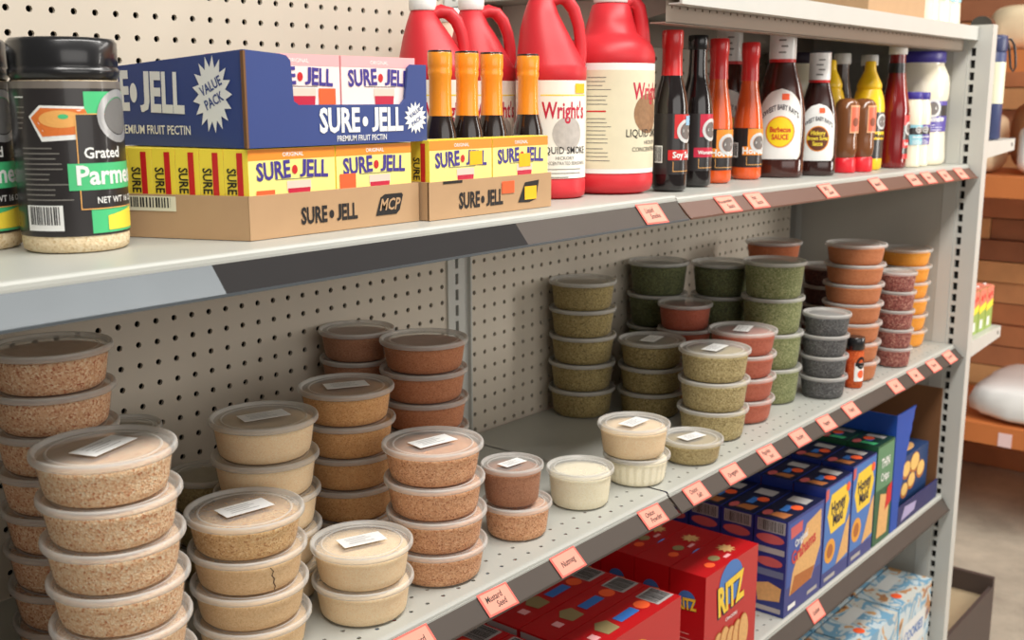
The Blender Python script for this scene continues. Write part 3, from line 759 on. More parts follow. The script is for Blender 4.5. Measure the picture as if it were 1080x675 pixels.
pm.star(fF, w*0.925, h*0.28, 0.0115, 0.0165, 16, WHITE, 0.0006); pm.text(fF, 'VALUE', w*0.922, h*0.34, 0.006, NAVY, 0.0009, rot=0.5, bold=0.015); pm.text(fF, 'PACK', w*0.930, h*0.24, 0.006, NAVY, 0.0009, rot=0.5, bold=0.015)
n_ = math.hypot(d, s); ex, ey = -s/n_, -d/n_
fS = lambda u, v, hh: (s+ex*u+ey*hh, d+ey*u-ex*hh, v)
sp = mb
c0 = (n_-0.040, h*0.55)
sp.poly(fS, [(c0[0]+(0.0165 if k % 2 else 0.0245)*math.cos(PI*k/17), c0[1]+(0.024 if k % 2 else 0.0345)*math.sin(PI*k/17)) for k in range(34)], WHITE, 0.0006)
sp.text(fS, 'VALUE', c0[0]-0.001, c0[1]+0.007, 0.0125, NAVY, 0.0009, rot=0.42, sx=0.75, bold=0.02); sp.text(fS, 'PACK', c0[0]+0.002, c0[1]-0.006, 0.0125, NAVY, 0.0009, rot=0.42, sx=0.75, bold=0.02)
sp.text(fS, 'JELL', n_-0.105, h*0.55, 0.050, WHITE, 0.0006, sx=0.60, bold=0.035, rot=-0.03); sp.text(fS, 'SURE', n_-0.176, h*0.57, 0.050, WHITE, 0.0006, sx=0.5, bold=0.035)
sp.ell(fS, n_-0.1415, h*0.57, 0.0048, 0.009, WHITE, 0.0006)
sp.text(fS, 'PREMIUM FRUIT PECTIN', n_-0.118, h*0.17, 0.0115, WHITE, 0.0006, sx=0.8, bold=0.012)
mb.build('tray_box', bt)
for c in range(2):
    for r in range(2):
        pectin_box(x0+0.012+c*0.103-SB*(0.0045+r*0.03)+0.002, y0+0.0045+r*0.03, ZBL+0.004, 0.1015, 0.027, 0.080, f'pink fruit pectin carton in the blue tray, {"front" if r == 0 else "back"} row, {"left" if c == 0 else "right"} one',
                   'pink cartons in the blue tray', base=mat('pale_pink_print', (250, 226, 222), 0.45), band=PINKB, body=PINKB, sticker=((0.074, 0.034, STKO) if c == 0 and r == 0 else None), skewed=SB)

# orange-necked dark bottles behind the small tray
BEER = mat('dark_brown_glass', (34, 24, 20), 0.12, coat=0.6); FOIL = mat('orange_shrink_band', (246, 150, 36), 0.28, coat=0.5)
CREAM = mat('cream_label', (238, 226, 196), 0.5)
for i, (x, y) in enumerate([(-0.352, 0.098), (-0.313, 0.0925), (-0.270, 0.092), (-0.199, 0.094)]):
    t = thing('sauce_bottle', 'dark bottle with orange shrink-wrapped neck behind the small tray, ' + ['leftmost of four', 'second from left', 'third from left', 'rightmost of four'][i], 'bottle', (x, y, ZU+0.0006), 0, 'orange-necked bottles behind the small tray')
    mb = MB(); mb.lathe([(0.016, 0), (0.0193, 0.004), (0.0195, 0.075), (0.0185, 0.088), (0.0135, 0.106), (0.0125, 0.112), (0.0122, 0.16), (0.0118, 0.172)], BEER, seg=28); mb.build('bottle_body', t)
    mb = MB(); mb.lathe([(0.0134, 0.1065), (0.0126, 0.118), (0.0125, 0.148), (0.0136, 0.152), (0.0136, 0.156), (0.013, 0.158), (0.0138, 0.161), (0.0138, 0.1755), (0.0132, 0.1765)], FOIL, seg=28, cap0=False, cap1=False); mb.build('neck_band', t)
    mb = MB(); mb.lathe([(0.0133, 0.1762), (0.0135, 0.177), (0.0128, 0.1785)], BLK, seg=24); mb.build('cap', t)
    mb = MB(); f = round_(0.0195, -1.95); mb.rect(f, -0.03, 0.02, 0.03, 0.082, CREAM, 0.0004, nu=16); mb.text(f, 'SAUCE', 0.0, 0.074, 0.008, INK, 0.0008, bold=0.01); mb.build('label', t)

# liquid smoke jugs
JRED = mat('jug_red_plastic', (210, 48, 56), 0.42, 0.0, 0.04, 8, spec=0.4); JDRK = mat('jug_red_band', (176, 26, 46), 0.4)
JPAL = mat('jug_peach_plastic', (250, 214, 190), 0.5)
def jug(x, y, label, a0, body=JRED, handle=-0.86, k=1.0):
    t = thing('sauce_jug', label, 'jug', (x, y, ZU+0.0006), 0, 'red liquid smoke jugs')
    R = 0.0455
    mb = MB()
    P = [(R-0.006, 0), (R-0.001, 0.003), (R, 0.010), (R, 0.022), (R-0.001, 0.024), (R-0.001, 0.149), (R, 0.151), (R, 0.164), (R-0.0015, 0.167), (R-0.007, 0.180), (R-0.0155, 0.200), (R-0.0235, 0.216), (R-0.0305, 0.231), (0.0135, 0.232), (0.0135, 0.238)]
    c, s_ = math.cos(handle), math.sin(handle)
    off = lambda z: (-0.013*c*min(1, max(0, (z-0.164)/0.06)), -0.013*s_*min(1, max(0, (z-0.164)/0.06)))
    zz = lambda z: z if z < 0.164 else 0.164+(z-0.164)*k
    P = [(r_, zz(z)) for r_, z in P]
    mb.lathe(P, body, seg=44, off=off); mb.build('jug_body', t)
    # handle: loop from the neck out to the shoulder
    c, s_ = math.cos(handle), math.sin(handle)
    pts = [(-0.002, 0.227), (0.010, 0.231), (0.020, 0.228), (0.0285, 0.219), (0.0345, 0.205), (0.0375, 0.190), (0.038, 0.177), (0.034, 0.165)]
    mb = MB(); mb.tube([(a*c, a*s_, zz(z)) for a, z in pts], [0.008, 0.0085, 0.0085, 0.008, 0.0075, 0.0075, 0.008, 0.010], body, seg=14); mb.build('handle', t)
    mb = MB(); mb.lathe([(0.0160, zz(0.2315)), (0.0170, zz(0.2315)+0.0015), (0.0170, zz(0.2315)+0.0175), (0.0155, zz(0.2315)+0.019)], WHITE, seg=30, c=(-0.013*c, -0.013*s_, 0)); mb.build('cap', t)
    mb = MB(); f = round_(R-0.0006, a0)
    L = 0.115
    mb.rect(f, -L, 0.026, L, 0.148, mat('jug_label_white', (244, 238, 226), 0.5), 0.0004, nu=56)
    mb.rect(f, -0.034, 0.129, 0.034, 0.1305, YEL, 0.0007, nu=10)
    mb.text(f, "Wright's", -0.001, 0.110, 0.0285, CRIM, 0.0008, sx=0.62, bold=0.02)
    mb.ell(f, 0.002, 0.082, 0.021, 0.021, mat('smoke_grey_print', (188, 180, 172), 0.6, 0, 0.25, 120), 0.0007)
    mb.text(f, 'LIQUID SMOKE', -0.002, 0.061, 0.0125, INK, 0.0009, sx=0.82, bold=0.008)
    mb.text(f, 'HICKORY', -0.002, 0.0515, 0.006, GREYINK, 0.0009, bold=0.006)
    mb.text(f, 'CONCENTRATED SEASONING', 0.0, 0.045, 0.006, GREYINK, 0.0009, sx=0.8, bold=0.006)
    mb.lines(f, -0.026, 0.024, 0.037, 3, 0.005, GREYINK, 0.0009, seed=2)
    mb.build('label', t)
    return t
j = jug(-0.125, 0.115, 'red liquid smoke jug with looped handle beside the gallon jug', math.radians(-116), k=1.3)
fst = round_(0.0449, math.radians(-116)); mb = MB(); mb.rect(fst, 0.012, 0.132, 0.031, 0.144, STKY, 0.0012, nu=5); mb.build('price_sticker', j)
jug(-0.253, 0.200, 'red liquid smoke jug farthest left, behind the orange-necked bottles', math.radians(-110))
jug(-0.149, 0.212, 'red liquid smoke jug directly behind the front jug', math.radians(-110), k=1.1)
jug(-0.062, 0.335, 'peach pale jug half hidden at the back behind the red jugs', math.radians(-100), JPAL, 0.3)
# gallon jug
t = thing('gallon_jug', 'large red gallon jug of liquid smoke with a beige label', 'jug', (-0.012, 0.101, ZU+0.0006))
mb = MB(); R = 0.0605
mb.lathe([(R-0.012, 0), (R-0.003, 0.004), (R, 0.013), (R, 0.024), (R-0.001, 0.026), (R-0.001, 0.172), (R, 0.174), (R-0.0005, 0.184), (R-0.004, 0.194), (R-0.010, 0.2015), (R-0.018, 0.2055), (R-0.0245, 0.211), (R-0.029, 0.226), (R-0.035, 0.247), (0.022, 0.249), (0.019, 0.251), (0.019, 0.255)], JRED, seg=48)
mb.build('jug_body', t)
mb = MB(); mb.tube([(0.008, -0.010, 0.246), (0.014, -0.017, 0.253), (0.019, -0.023, 0.2525), (0.0235, -0.0285, 0.244), (0.0262, -0.0315, 0.226), (0.0268, -0.0325, 0.210), (0.0268, -0.0325, 0.196)], [0.009, 0.010, 0.010, 0.0095, 0.0095, 0.0105, 0.012], JRED, seg=14); mb.build('handle', t)
mb = MB(); mb.lathe([(0.0225, 0.250), (0.0235, 0.2515), (0.0235, 0.263), (0.022, 0.2645)], WHITE, seg=32); mb.build('cap', t)
mb = MB(); f = round_(R-0.0006, math.radians(-81))
mb.rect(f, -0.165, 0.028, 0.165, 0.171, WHITE, 0.0004, nu=70)
mb.rect(f, -0.165, 0.034, 0.165, 0.162, mat('beige_label', (226, 216, 186), 0.55, 0, 0.06, 60), 0.0006, nu=70)
mb.text(f, "Wright's", -0.003, 0.134, 0.030, CRIM, 0.0009, sx=0.62, bold=0.02)
mb.ell(f, -0.008, 0.106, 0.026, 0.026, mat('wood_print', (150, 112, 78), 0.6, 0, 0.4, 150), 0.0008)
mb.text(f, 'LIQUID SMOKE', -0.004, 0.080, 0.0145, INK, 0.0009, sx=0.85, bold=0.006); mb.text(f, 'HICKORY', 0, 0.068, 0.007, GREYINK, 0.0009); mb.text(f, 'CONCENTRATED', -0.004, 0.059, 0.008, INK, 0.0009, bold=0.004)
for i, (v, nn) in enumerate([(0.152, 4), (0.128, 3), (0.099, 4), (0.078, 3), (0.060, 4)]): mb.lines(f, -0.098, -0.064, v, nn, 0.0052, GREYINK, 0.0009, 0.0010, seed=i+9)
mb.rect(f, -0.098, 0.108, -0.072, 0.110, REDP, 0.0009, nu=4)
mb.build('label', t)

# ------------------------------------------------------------------ upper shelf, right: bottles
def bottle(name, x, y, label, prof, m, capprof, capm, group=None, seg=32, sx=1, sy=1, rot=0.0, band=None, bandm=None, rib=None, cat='bottle'):
    t = thing(name, label, cat, (x, y, zr(x)+0.0012), 0, group)
    mb = MB(); mb.lathe(prof, m, seg=seg, sx=sx, sy=sy, rot=rot, rib=rib); mb.build('bottle_body', t)
    mb = MB(); mb.lathe(capprof, capm, seg=seg); mb.build('cap', t)
    if band:
        mb = MB(); mb.lathe(band, bandm, seg=seg, cap0=False, cap1=False); mb.build('neck_band', t)
    return t
def emblem(mb, f, cu, cv, r, h=0.0012):
    mb.ell(f, cu, cv, r, r, mat('emblem_silver', (206, 206, 204), 0.4), h, r0=0.70)
    mb.ell(f, cu, cv, r*0.66, r*0.66, mat('emblem_grey', (112, 104, 100), 0.5), h)
    mb.rect(f, cu-r*0.4, cv-r*0.1, cu+r*0.4, cv+r*0.15, WHITE, h+0.0002)
SOY = mat('soy_black', (26, 20, 20), 0.12, coat=0.6); RSH = mat('red_shrink_cap', (226, 36, 38), 0.3, coat=0.5)
woozy = [(0.020, 0), (0.0238, 0.003), (0.0245, 0.008), (0.0245, 0.108), (0.0238, 0.120), (0.0205, 0.138), (0.0158, 0.155), (0.0138, 0.165), (0.0130, 0.180), (0.0128, 0.205), (0.0128, 0.212)]
hw = [(0.020, 0), (0.0238, 0.003), (0.0245, 0.008), (0.0245, 0.082), (0.0235, 0.096), (0.0200, 0.120), (0.0160, 0.142), (0.0140, 0.156), (0.0132, 0.172), (0.0128, 0.205), (0.0128, 0.212)]
capR = [(0.0150, 0.160), (0.0142, 0.170), (0.0140, 0.196), (0.0150, 0.198), (0.0150, 0.219), (0.0140, 0.2215)]
capB = [(0.0142, 0.200), (0.0150, 0.201), (0.0150, 0.219), (0.0140, 0.221)]
OSTK = STKO; BLUES = mat('pale_blue_sticker', (150, 196, 226), 0.5)
A90 = math.radians(-92)
def sauce_label(t, col, word, v0, v1, acol, wsize, sticker=None, turn=0.05):
    mb = MB(); f = round_(0.0246, A90+turn)
    mb.rect(f, -0.058, v0, 0.05, v1, BKL, 0.0003, nu=24)
    mb.rect(f, -0.020, v1-0.034, 0.020, v1-0.001, acol, 0.0006, nu=8)
    emblem(mb, f, 0.0, v1-0.024, 0.0165)
    mb.rect(f, -0.028, v0+0.020, 0.028, v0+0.034, col, 0.0006, nu=10)
    mb.text(f, word, 0.0, v0+0.0268, wsize, WHITE, 0.0010, bold=0.03, sx=0.9)
    mb.rect(f, -0.021, v0+0.004, 0.021, v0+0.0048, TAN, 0.0007, nu=6); mb.rect(f, -0.021, v0+0.004, -0.0203, v0+0.018, TAN, 0.0007)
    mb.rect(f, -0.050, v0+0.016, -0.036, v0+0.040, WHITE, 0.0006, nu=4); mb.bars(f, -0.049, v0+0.018, -0.037, v0+0.038, INK, 0.0009, 8, 5)
    if sticker: mb.rect(f, -0.002, v1-0.016, 0.012, v1-0.003, sticker, 0.0016, nu=3)
    mb.build('label', t)
t = bottle('soy_sauce_bottle', 0.087, 0.064, 'black soy sauce bottle with a red shrink cap beside the gallon jug', woozy, SOY, capR, RSH)
sauce_label(t, REDP, 'Soy Sauce', 0.024, 0.108, REDP, 0.0120, BLUES)
t = bottle('worcestershire_bottle', 0.194, 0.085, 'black-capped dark worcestershire bottle right of the soy sauce', woozy, SOY, capB, BLK)
sauce_label(t, CRIM, 'Worcestershire', 0.024, 0.108, CRIM, 0.0075)
HOT = mat('hot_sauce_orange', (232, 92, 34), 0.15, coat=0.6)
for x, y, l in [(0.291, 0.103, 'orange hot sauce bottle with red shrink cap, left of the front pair'), (0.410, 0.111, 'orange hot sauce bottle with red shrink cap, right of the front pair'), (0.335, 0.215, 'orange hot sauce bottle mostly hidden behind the front hot sauces')]:
    t = bottle('hot_sauce_bottle', x, y, l, hw, HOT, capR, RSH, 'hot sauce bottles on the upper shelf')
    sauce_label(t, ORG, 'Hot Sauce', 0.020, 0.084, ORG, 0.0150, turn=-0.22)

# barbecue sauces: broad flat bottles turned to the camera
BBQ = mat('barbecue_brown', (66, 28, 20), 0.15, 0, 0.15, 25, coat=0.6); BBQ2 = mat('barbecue_dark_brown', (50, 24, 20), 0.15, 0, 0.15, 25, coat=0.6)
def bbq(x, y, sc, w, label, face, glass, circ, ring, words, wcol, group=None, sticker=None):
    t = thing('barbecue_bottle', label, 'bottle', (x, y, zr(x)+0.0012), 0, group)
    k = sc; R = w/2; sy = 0.66
    P = [(R*0.9, 0), (R*0.97, 0.003), (R, 0.008), (R, 0.026*k), (R*0.97, 0.030*k), (R, 0.034*k), (R, 0.085*k), (R*0.97, 0.108*k), (R*0.89, 0.132*k), (R*0.76, 0.156*k), (R*0.62, 0.176*k), (R*0.54, 0.188*k), (R*0.50, 0.196*k), (R*0.49, 0.23*k)]
    rot = face + PI/2
    mb = MB(); mb.lathe(P, glass, seg=48, sx=1, sy=sy, rot=rot, rib=(0.006, 0.027*k, 0.03)); mb.build('bottle_body', t)
    mb = MB(); rn = R*0.505
    mb.lathe([(rn+0.0004, 0.192*k), (rn+0.0008, 0.1975*k)], REDP, seg=32, cap0=False, cap1=False)
    mb.lathe([(rn+0.0008, 0.1975*k), (rn+0.0008, 0.2525*k)], mat('white_neck_wrap', (238, 236, 234), 0.4, coat=0.3), seg=32, cap0=False, cap1=False)
    fw = round_(rn+0.0009, face)
    for i in range(4): mb.rect(fw, -0.008+0.004*(i % 2), (0.207+0.010*i)*k, 0.004+0.003*(i % 2), (0.2095+0.010*i)*k, GREYINK, 0.0003, nu=3)
    mb.build('neck_band', t)
    mb = MB(); mb.lathe([(rn, 0.2525*k), (rn+0.0010, 0.2530*k), (rn+0.0008, 0.2550*k), (rn*0.9, 0.2560*k)], mat('dark_cap_ring', (60, 60, 72), 0.4), seg=32); mb.build('cap', t)
    # arched white label wrapped on the oval front: u is measured along the broad side
    ca, sa = math.cos(rot), math.sin(rot); g = prof_r(P)
    def f(u, v, h):
        rr = max(g(v), 1e-4); a = -math.sqrt(max(0.0, 1-min(1, (u/rr))**2))
        lx, ly = u, (rr*a*sy - h)
        return (lx*ca-ly*sa, lx*sa+ly*ca, v)
    lw = R*0.80; z0 = 0.031*k; zs = 0.100*k; zt = 0.149*k
    mb = MB()
    N = 16; M = 22
    def half(v):
        if v <= zs: return lw*(1-0.12*max(0.0, 1-(v-z0)/(0.012*k))**2)
        q = (v-zs)/(zt-zs); return lw*math.sqrt(max(0.0, 1-q*q))
    rows = [z0+(zt-z0)*j/M for j in range(M+1)]
    for grow, hh, m_ in ((1.05, 0.0007, mat('label_edge_grey', (170, 150, 130), 0.5)), (1.0, 0.0012, WHITE)):
        vs = [f(half(v)*grow*(2*i/N-1), v, hh) for v in rows for i in range(N+1)]
        mb.add(vs, [(j*(N+1)+i, j*(N+1)+i+1, (j+1)*(N+1)+i+1, (j+1)*(N+1)+i) for j in range(M) for i in range(N)], m_, True)
    mb.text(f, "SWEET BABY RAY'S", 0, 0.118*k, 0.0125*k, mat('navy_ink', (52, 48, 60), 0.5), 0.0018, sx=0.56, bold=0.02, arch=17/k)
    mb.ell(f, 0, 0.077*k, R*0.56, 0.0265*k, ring, 0.0016); mb.ell(f, 0, 0.077*k, R*0.51, 0.0245*k, circ, 0.0019)
    for i, wd in enumerate(words): mb.text(f, wd, 0, (0.0805-0.0125*i)*k if len(words) == 2 else (0.0885-0.011*i)*k, (0.0125 if len(wd) < 9 else 0.0115)*k, wcol, 0.0022, sx=0.74, bold=0.03)
    if sticker: mb.rect(f, R*0.02, 0.130*k, R*0.30, 0.1405*k, sticker, 0.0020, nu=3)
    mb.build('label', t)
cam_dir = lambda x, y: math.atan2(-0.766-y, -1.28-x)
bbq(0.500, 0.098, 1.0, 0.086, 'barbecue sauce bottle with a yellow round logo on white label', cam_dir(0.5, 0.1)+0.05, BBQ, mat('bbq_yellow', (248, 214, 30), 0.4), ORG, ['Barbecue', 'SAUCE'], REDP, sticker=STKO)
bbq(0.594, 0.072, 0.835, 0.070, 'smaller barbecue sauce bottle with a brown round logo', cam_dir(0.6, 0.07)+0.10, BBQ2, mat('bbq_brown', (104, 52, 30), 0.4), ORG, ['Hickory', 'Brown Sugar', 'Sauce'], YEL, sticker=STKO)
bbq(0.530, 0.215, 1.0, 0.086, 'barbecue bottle behind the hot sauces, only its white neck showing', cam_dir(0.53, 0.21), BBQ, mat('bbq_yellow', (248, 214, 30), 0.4), ORG, ['Barbecue', 'SAUCE'], REDP)
# brown squeeze bottles standing on red caps
SQ = mat('squeeze_brown', (124, 76, 44), 0.2, 0, 0.15, 20, coat=0.5); CORAL = mat('coral_label', (226, 110, 80), 0.4)
for x, y, l in [(0.712, 0.068, 'brown squeeze bottle on a red cap, left of the pair by the mustards'), (0.768, 0.058, 'brown squeeze bottle on a red cap, right of the pair by the mustards')]:
    t = thing('squeeze_bottle', l, 'bottle', (x, y, zr(x)+0.0012), 0, 'brown squeeze bottles')
    mb = MB(); mb.lathe([(0.015, 0.024), (0.0195, 0.030), (0.0215, 0.045), (0.0205, 0.060), (0.0215, 0.075), (0.0222, 0.110), (0.0205, 0.126), (0.014, 0.133), (0.006, 0.135)], SQ, seg=32); mb.build('bottle_body', t)
    mb = MB(); mb.lathe([(0.0195, 0), (0.0208, 0.002), (0.0204, 0.024), (0.0180, 0.027)], mat('red_cap', (226, 34, 46), 0.35), seg=32); mb.build('cap', t)
    mb = MB(); f = round_(0.0222, A90-0.35)
    mb.rect(f, -0.011, 0.072, 0.011, 0.122, mat('peach_print', (240, 176, 130), 0.4), 0.0010, nu=6); mb.rect(f, -0.009, 0.075, 0.009, 0.119, CORAL, 0.0013, nu=6)
    mb.ell(f, 0, 0.092, 0.006, 0.008, mat('brown_print', (140, 70, 40), 0.5), 0.0017); mb.build('label', t)
# mustards
MUS = mat('mustard_yellow', (246, 200, 24), 0.35, coat=0.2)
for x, y, l in [(0.757, 0.124, 'yellow mustard bottle behind the left brown squeeze bottle'), (0.846, 0.082, 'yellow mustard bottle with black label beside the ketchup')]:
    t = thing('mustard_bottle', l, 'bottle', (x, y, zr(x)+0.0012), 0, 'mustard bottles')
    mb = MB(); mb.lathe([(0.030, 0), (0.0335, 0.003), (0.034, 0.02), (0.034, 0.10), (0.0335, 0.120), (0.031, 0.136), (0.027, 0.148), (0.0245, 0.153)], MUS, seg=36, sy=0.9); mb.build('bottle_body', t)
    mb = MB(); mb.lathe([(0.0215, 0.1525), (0.0235, 0.155), (0.0235, 0.161), (0.0215, 0.166), (0.0170, 0.176), (0.0125, 0.185), (0.0110, 0.189), (0.0105, 0.203), (0.0085, 0.206)], MUS, seg=32); mb.build('spout', t)
    mb = MB(); f = round_(0.0342, A90-0.1, sy=0.9)
    mb.rect(f, -0.05, 0.022, 0.045, 0.110, BKL, 0.0004, nu=20); mb.rect(f, -0.03, 0.058, 0.03, 0.073, MUS, 0.0008, nu=10); emblem(mb, f, 0, 0.092, 0.015); mb.text(f, 'Mustard', 0, 0.065, 0.012, INK, 0.0012, bold=0.03); mb.build('label', t)
# clear bottles with white caps at the back
CLB = mat('cola_syrup', (70, 50, 40), 0.15, 0, 0.1, 20, coat=0.6)
for x, y, l in [(0.895, 0.160, 'white-capped dark bottle behind the left mustard'), (0.985, 0.140, 'white-capped dark bottle behind the right mustard')]:
    t = bottle('dressing_bottle', x, y, l, [(0.022, 0), (0.026, 0.004), (0.026, 0.11), (0.022, 0.14), (0.0155, 0.17), (0.014, 0.185), (0.014, 0.212)], CLB, [(0.0162, 0.203), (0.017, 0.204), (0.017, 0.222), (0.0155, 0.224)], WHITE, 'white-capped bottles at the back')
# ketchup
KET = mat('ketchup_red', (122, 18, 20), 0.14, 0, 0.1, 12, coat=0.6)
kp = [(0.026, 0), (0.0285, 0.003), (0.029, 0.012), (0.0285, 0.05), (0.0285, 0.095), (0.0300, 0.112), (0.0295, 0.118), (0.0260, 0.135), (0.0210, 0.160), (0.0175, 0.185), (0.0160, 0.205), (0.0155, 0.225)]
t = bottle('ketchup_bottle', 0.948, 0.068, 'tall dark red ketchup bottle with a white cap', kp, KET, [(0.0172, 0.222), (0.0182, 0.223), (0.0182, 0.243), (0.017, 0.2445)], WHITE, seg=12, band=[(0.0183, 0.186), (0.0176, 0.193), (0.0169, 0.205)], bandm=BLK)
mb = MB(); f = round_(0.0290, A90+0.1)
mb.rect(f, -0.016, 0.018, 0.016, 0.104, BKL, 0.0008, nu=8); mb.rect(f, -0.016, 0.084, 0.016, 0.104, REDP, 0.0011, nu=8); emblem(mb, f, 0, 0.078, 0.0135, 0.0014)
mb.rect(f, -0.017, 0.040, 0.017, 0.056, REDP, 0.0011, nu=8); mb.text(f, 'Ketchup', 0, 0.048, 0.0095, WHITE, 0.0016, bold=0.03, sx=0.8); mb.rect(f, -0.016, 0.018, 0.016, 0.028, REDP, 0.0011, nu=8)
mb.build('label', t)
# mayonnaise jars
MAY = mat('mayonnaise_cream', (244, 234, 208), 0.25, 0, 0.02, 10, coat=0.4); BLID = mat('blue_lid', (62, 52, 146), 0.4); AQUA = mat('aqua_label', (140, 200, 214), 0.4); VIO = mat('violet_label', (84, 70, 160), 0.4)
def mayo(x, y, label, R, h, a0, lidm, z=None, group='mayonnaise jars', lblcol=None):
    t = thing('mayonnaise_jar', label, 'jar', (x, y, (zr(x)+0.0012) if z is None else z), 0, group)
    k = h/0.235
    P = [(R*0.9, 0), (R*0.98, 0.004*k), (R, 0.012*k), (R*0.97, 0.05*k), (R*0.95, 0.07*k), (R*0.95, 0.132*k), (R, 0.142*k), (R, 0.168*k), (R*0.96, 0.184*k), (R*0.84, 0.202*k), (R*0.79, 0.208*k), (R*0.79, 0.214*k)]
    mb = MB(); mb.lathe(P, MAY, seg=44); mb.build('jar_body', t)
    mb = MB(); mb.lathe([(R*0.81, 0.212*k), (R*0.83, 0.213*k), (R*0.83, 0.232*k), (R*0.80, 0.235*k)], lidm, seg=44); mb.build('lid', t)
    mb = MB(); f = round_(R*0.955, a0); L = R*2.6
    mb.rect(f, -L, 0.072*k, L, 0.133*k, BKL, 0.0010, nu=40)
    mb.rect(f, -R*0.75, 0.070*k, R*0.75, 0.090*k, lblcol or VIO, 0.0014, nu=14); mb.rect(f, -R*0.75, 0.124*k, R*0.75, 0.133*k, lblcol or VIO, 0.0014, nu=14)
    emblem(mb, f, 0, 0.118*k, R*0.30, 0.0018)
    mb.rect(f, -R*0.8, 0.088*k, R*0.8, 0.102*k, lblcol or VIO, 0.0014, nu=14); mb.text(f, 'Mayonnaise', 0, 0.095*k, R*0.24, WHITE, 0.0020, bold=0.03, sx=0.9, rot=0.05)
    mb.lines(f, -R*0.5, R*0.5, 0.083*k, 3, 0.005*k, WHITE, 0.0018)
    mb.build('label', t)
mayo(1.137, 0.092, 'large cream mayonnaise jar with blue lid next to the end post', 0.064, 0.235, math.radians(-128), BLID)
mayo(1.002, 0.052, 'small mayonnaise jar with aqua label, left of the small pair', 0.0225, 0.150, math.radians(-118), BLID, lblcol=AQUA)
mayo(1.053, 0.054, 'small mayonnaise jar with blue lid, right of the small pair', 0.0225, 0.150, math.radians(-125), BLID)
mayo(0.990, 0.300, 'large mayonnaise jar with a dark lid behind the mustards', 0.064, 0.232, math.radians(-110), mat('dark_plum_lid', (44, 30, 50), 0.4))

# on the topmost shelf
o = thing('kraft_carton', 'plain kraft carton standing on the topmost shelf', 'carton', (0.70, 0.035, ZT+0.001))
mb = MB(); mb.box((0, 0, 0), (0.285, 0.20, 0.16), KRAFT); mb.box((0, 0.098, 0.16), (0.285, 0.102, 0.1605), KRAFTE); mb.build('carton_box', o)
mb = MB(); mb.box((-0.0005, 0.085, 0.1605), (0.2855, 0.115, 0.1612), mat('packing_tape', (206, 178, 130), 0.25)); mb.build('tape', o)
for i, (x, y) in enumerate([(1.030, 0.055), (1.105, 0.058), (1.172, 0.060)]):
    mayo(x, y, 'cream jar with a dark label on the topmost shelf, ' + ['left of three', 'middle of three', 'right of three'][i], 0.033, 0.17, math.radians(-125), BLID, z=ZT+0.001, group='jars on the topmost shelf', lblcol=AQUA)

# ------------------------------------------------------------------ lower shelf: cracker boxes
RBOX = mat('cracker_red', (188, 22, 28), 0.35, coat=0.15); RDK = mat('cracker_dark_red', (150, 16, 22), 0.4); BLUEB = mat('cracker_navy', (36, 52, 128), 0.35, coat=0.15); BLU2 = mat('cracker_sky_blue', (70, 120, 190), 0.4); BLKB = mat('cracker_midnight', (24, 28, 58), 0.4)
RIY = mat('logo_yellow', (244, 204, 60), 0.4); CRK = mat('cracker_gold', (222, 172, 110), 0.7, 0, 0.2, 160); CRKD = mat('cracker_brown', (176, 106, 54), 0.7, 0, 0.2, 160); SILV = mat('barcode_silver', (176, 172, 170), 0.5); SKY = mat('stripe_blue', (60, 120, 200), 0.4)
def ritz_logo(mb, f, cu, cv, s, h=0.0006):
    mb.ell(f, cu, cv+0.20*s, 0.36*s, 0.34*s, BLU2, h)
    for dx, dy, r_ in ((0.0, 0.0, 0.0),):
        mb.text(f, 'RITZ', cu-0.012*s, cv-0.012*s, s*0.62, BLKB, h+0.0003, sx=0.60, bold=0.06, rot=0.10)
        mb.text(f, 'RITZ', cu, cv, s*0.62, RIY, h+0.0006, sx=0.60, bold=0.04, rot=0.10)
def cracker_stack(mb, f, cu, cv, r, n, h=0.0006):
    for i in range(n):
        mb.ell(f, cu+(i-(n-1)/2)*r*0.62, cv+0.12*r*math.sin(i*2.1), r*0.55, r, CRKD, h+i*0.0002); mb.ell(f, cu+(i-(n-1)/2)*r*0.62+r*0.06, cv+0.12*r*math.sin(i*2.1), r*0.47, r*0.92, CRK, h+0.0001+i*0.0002)
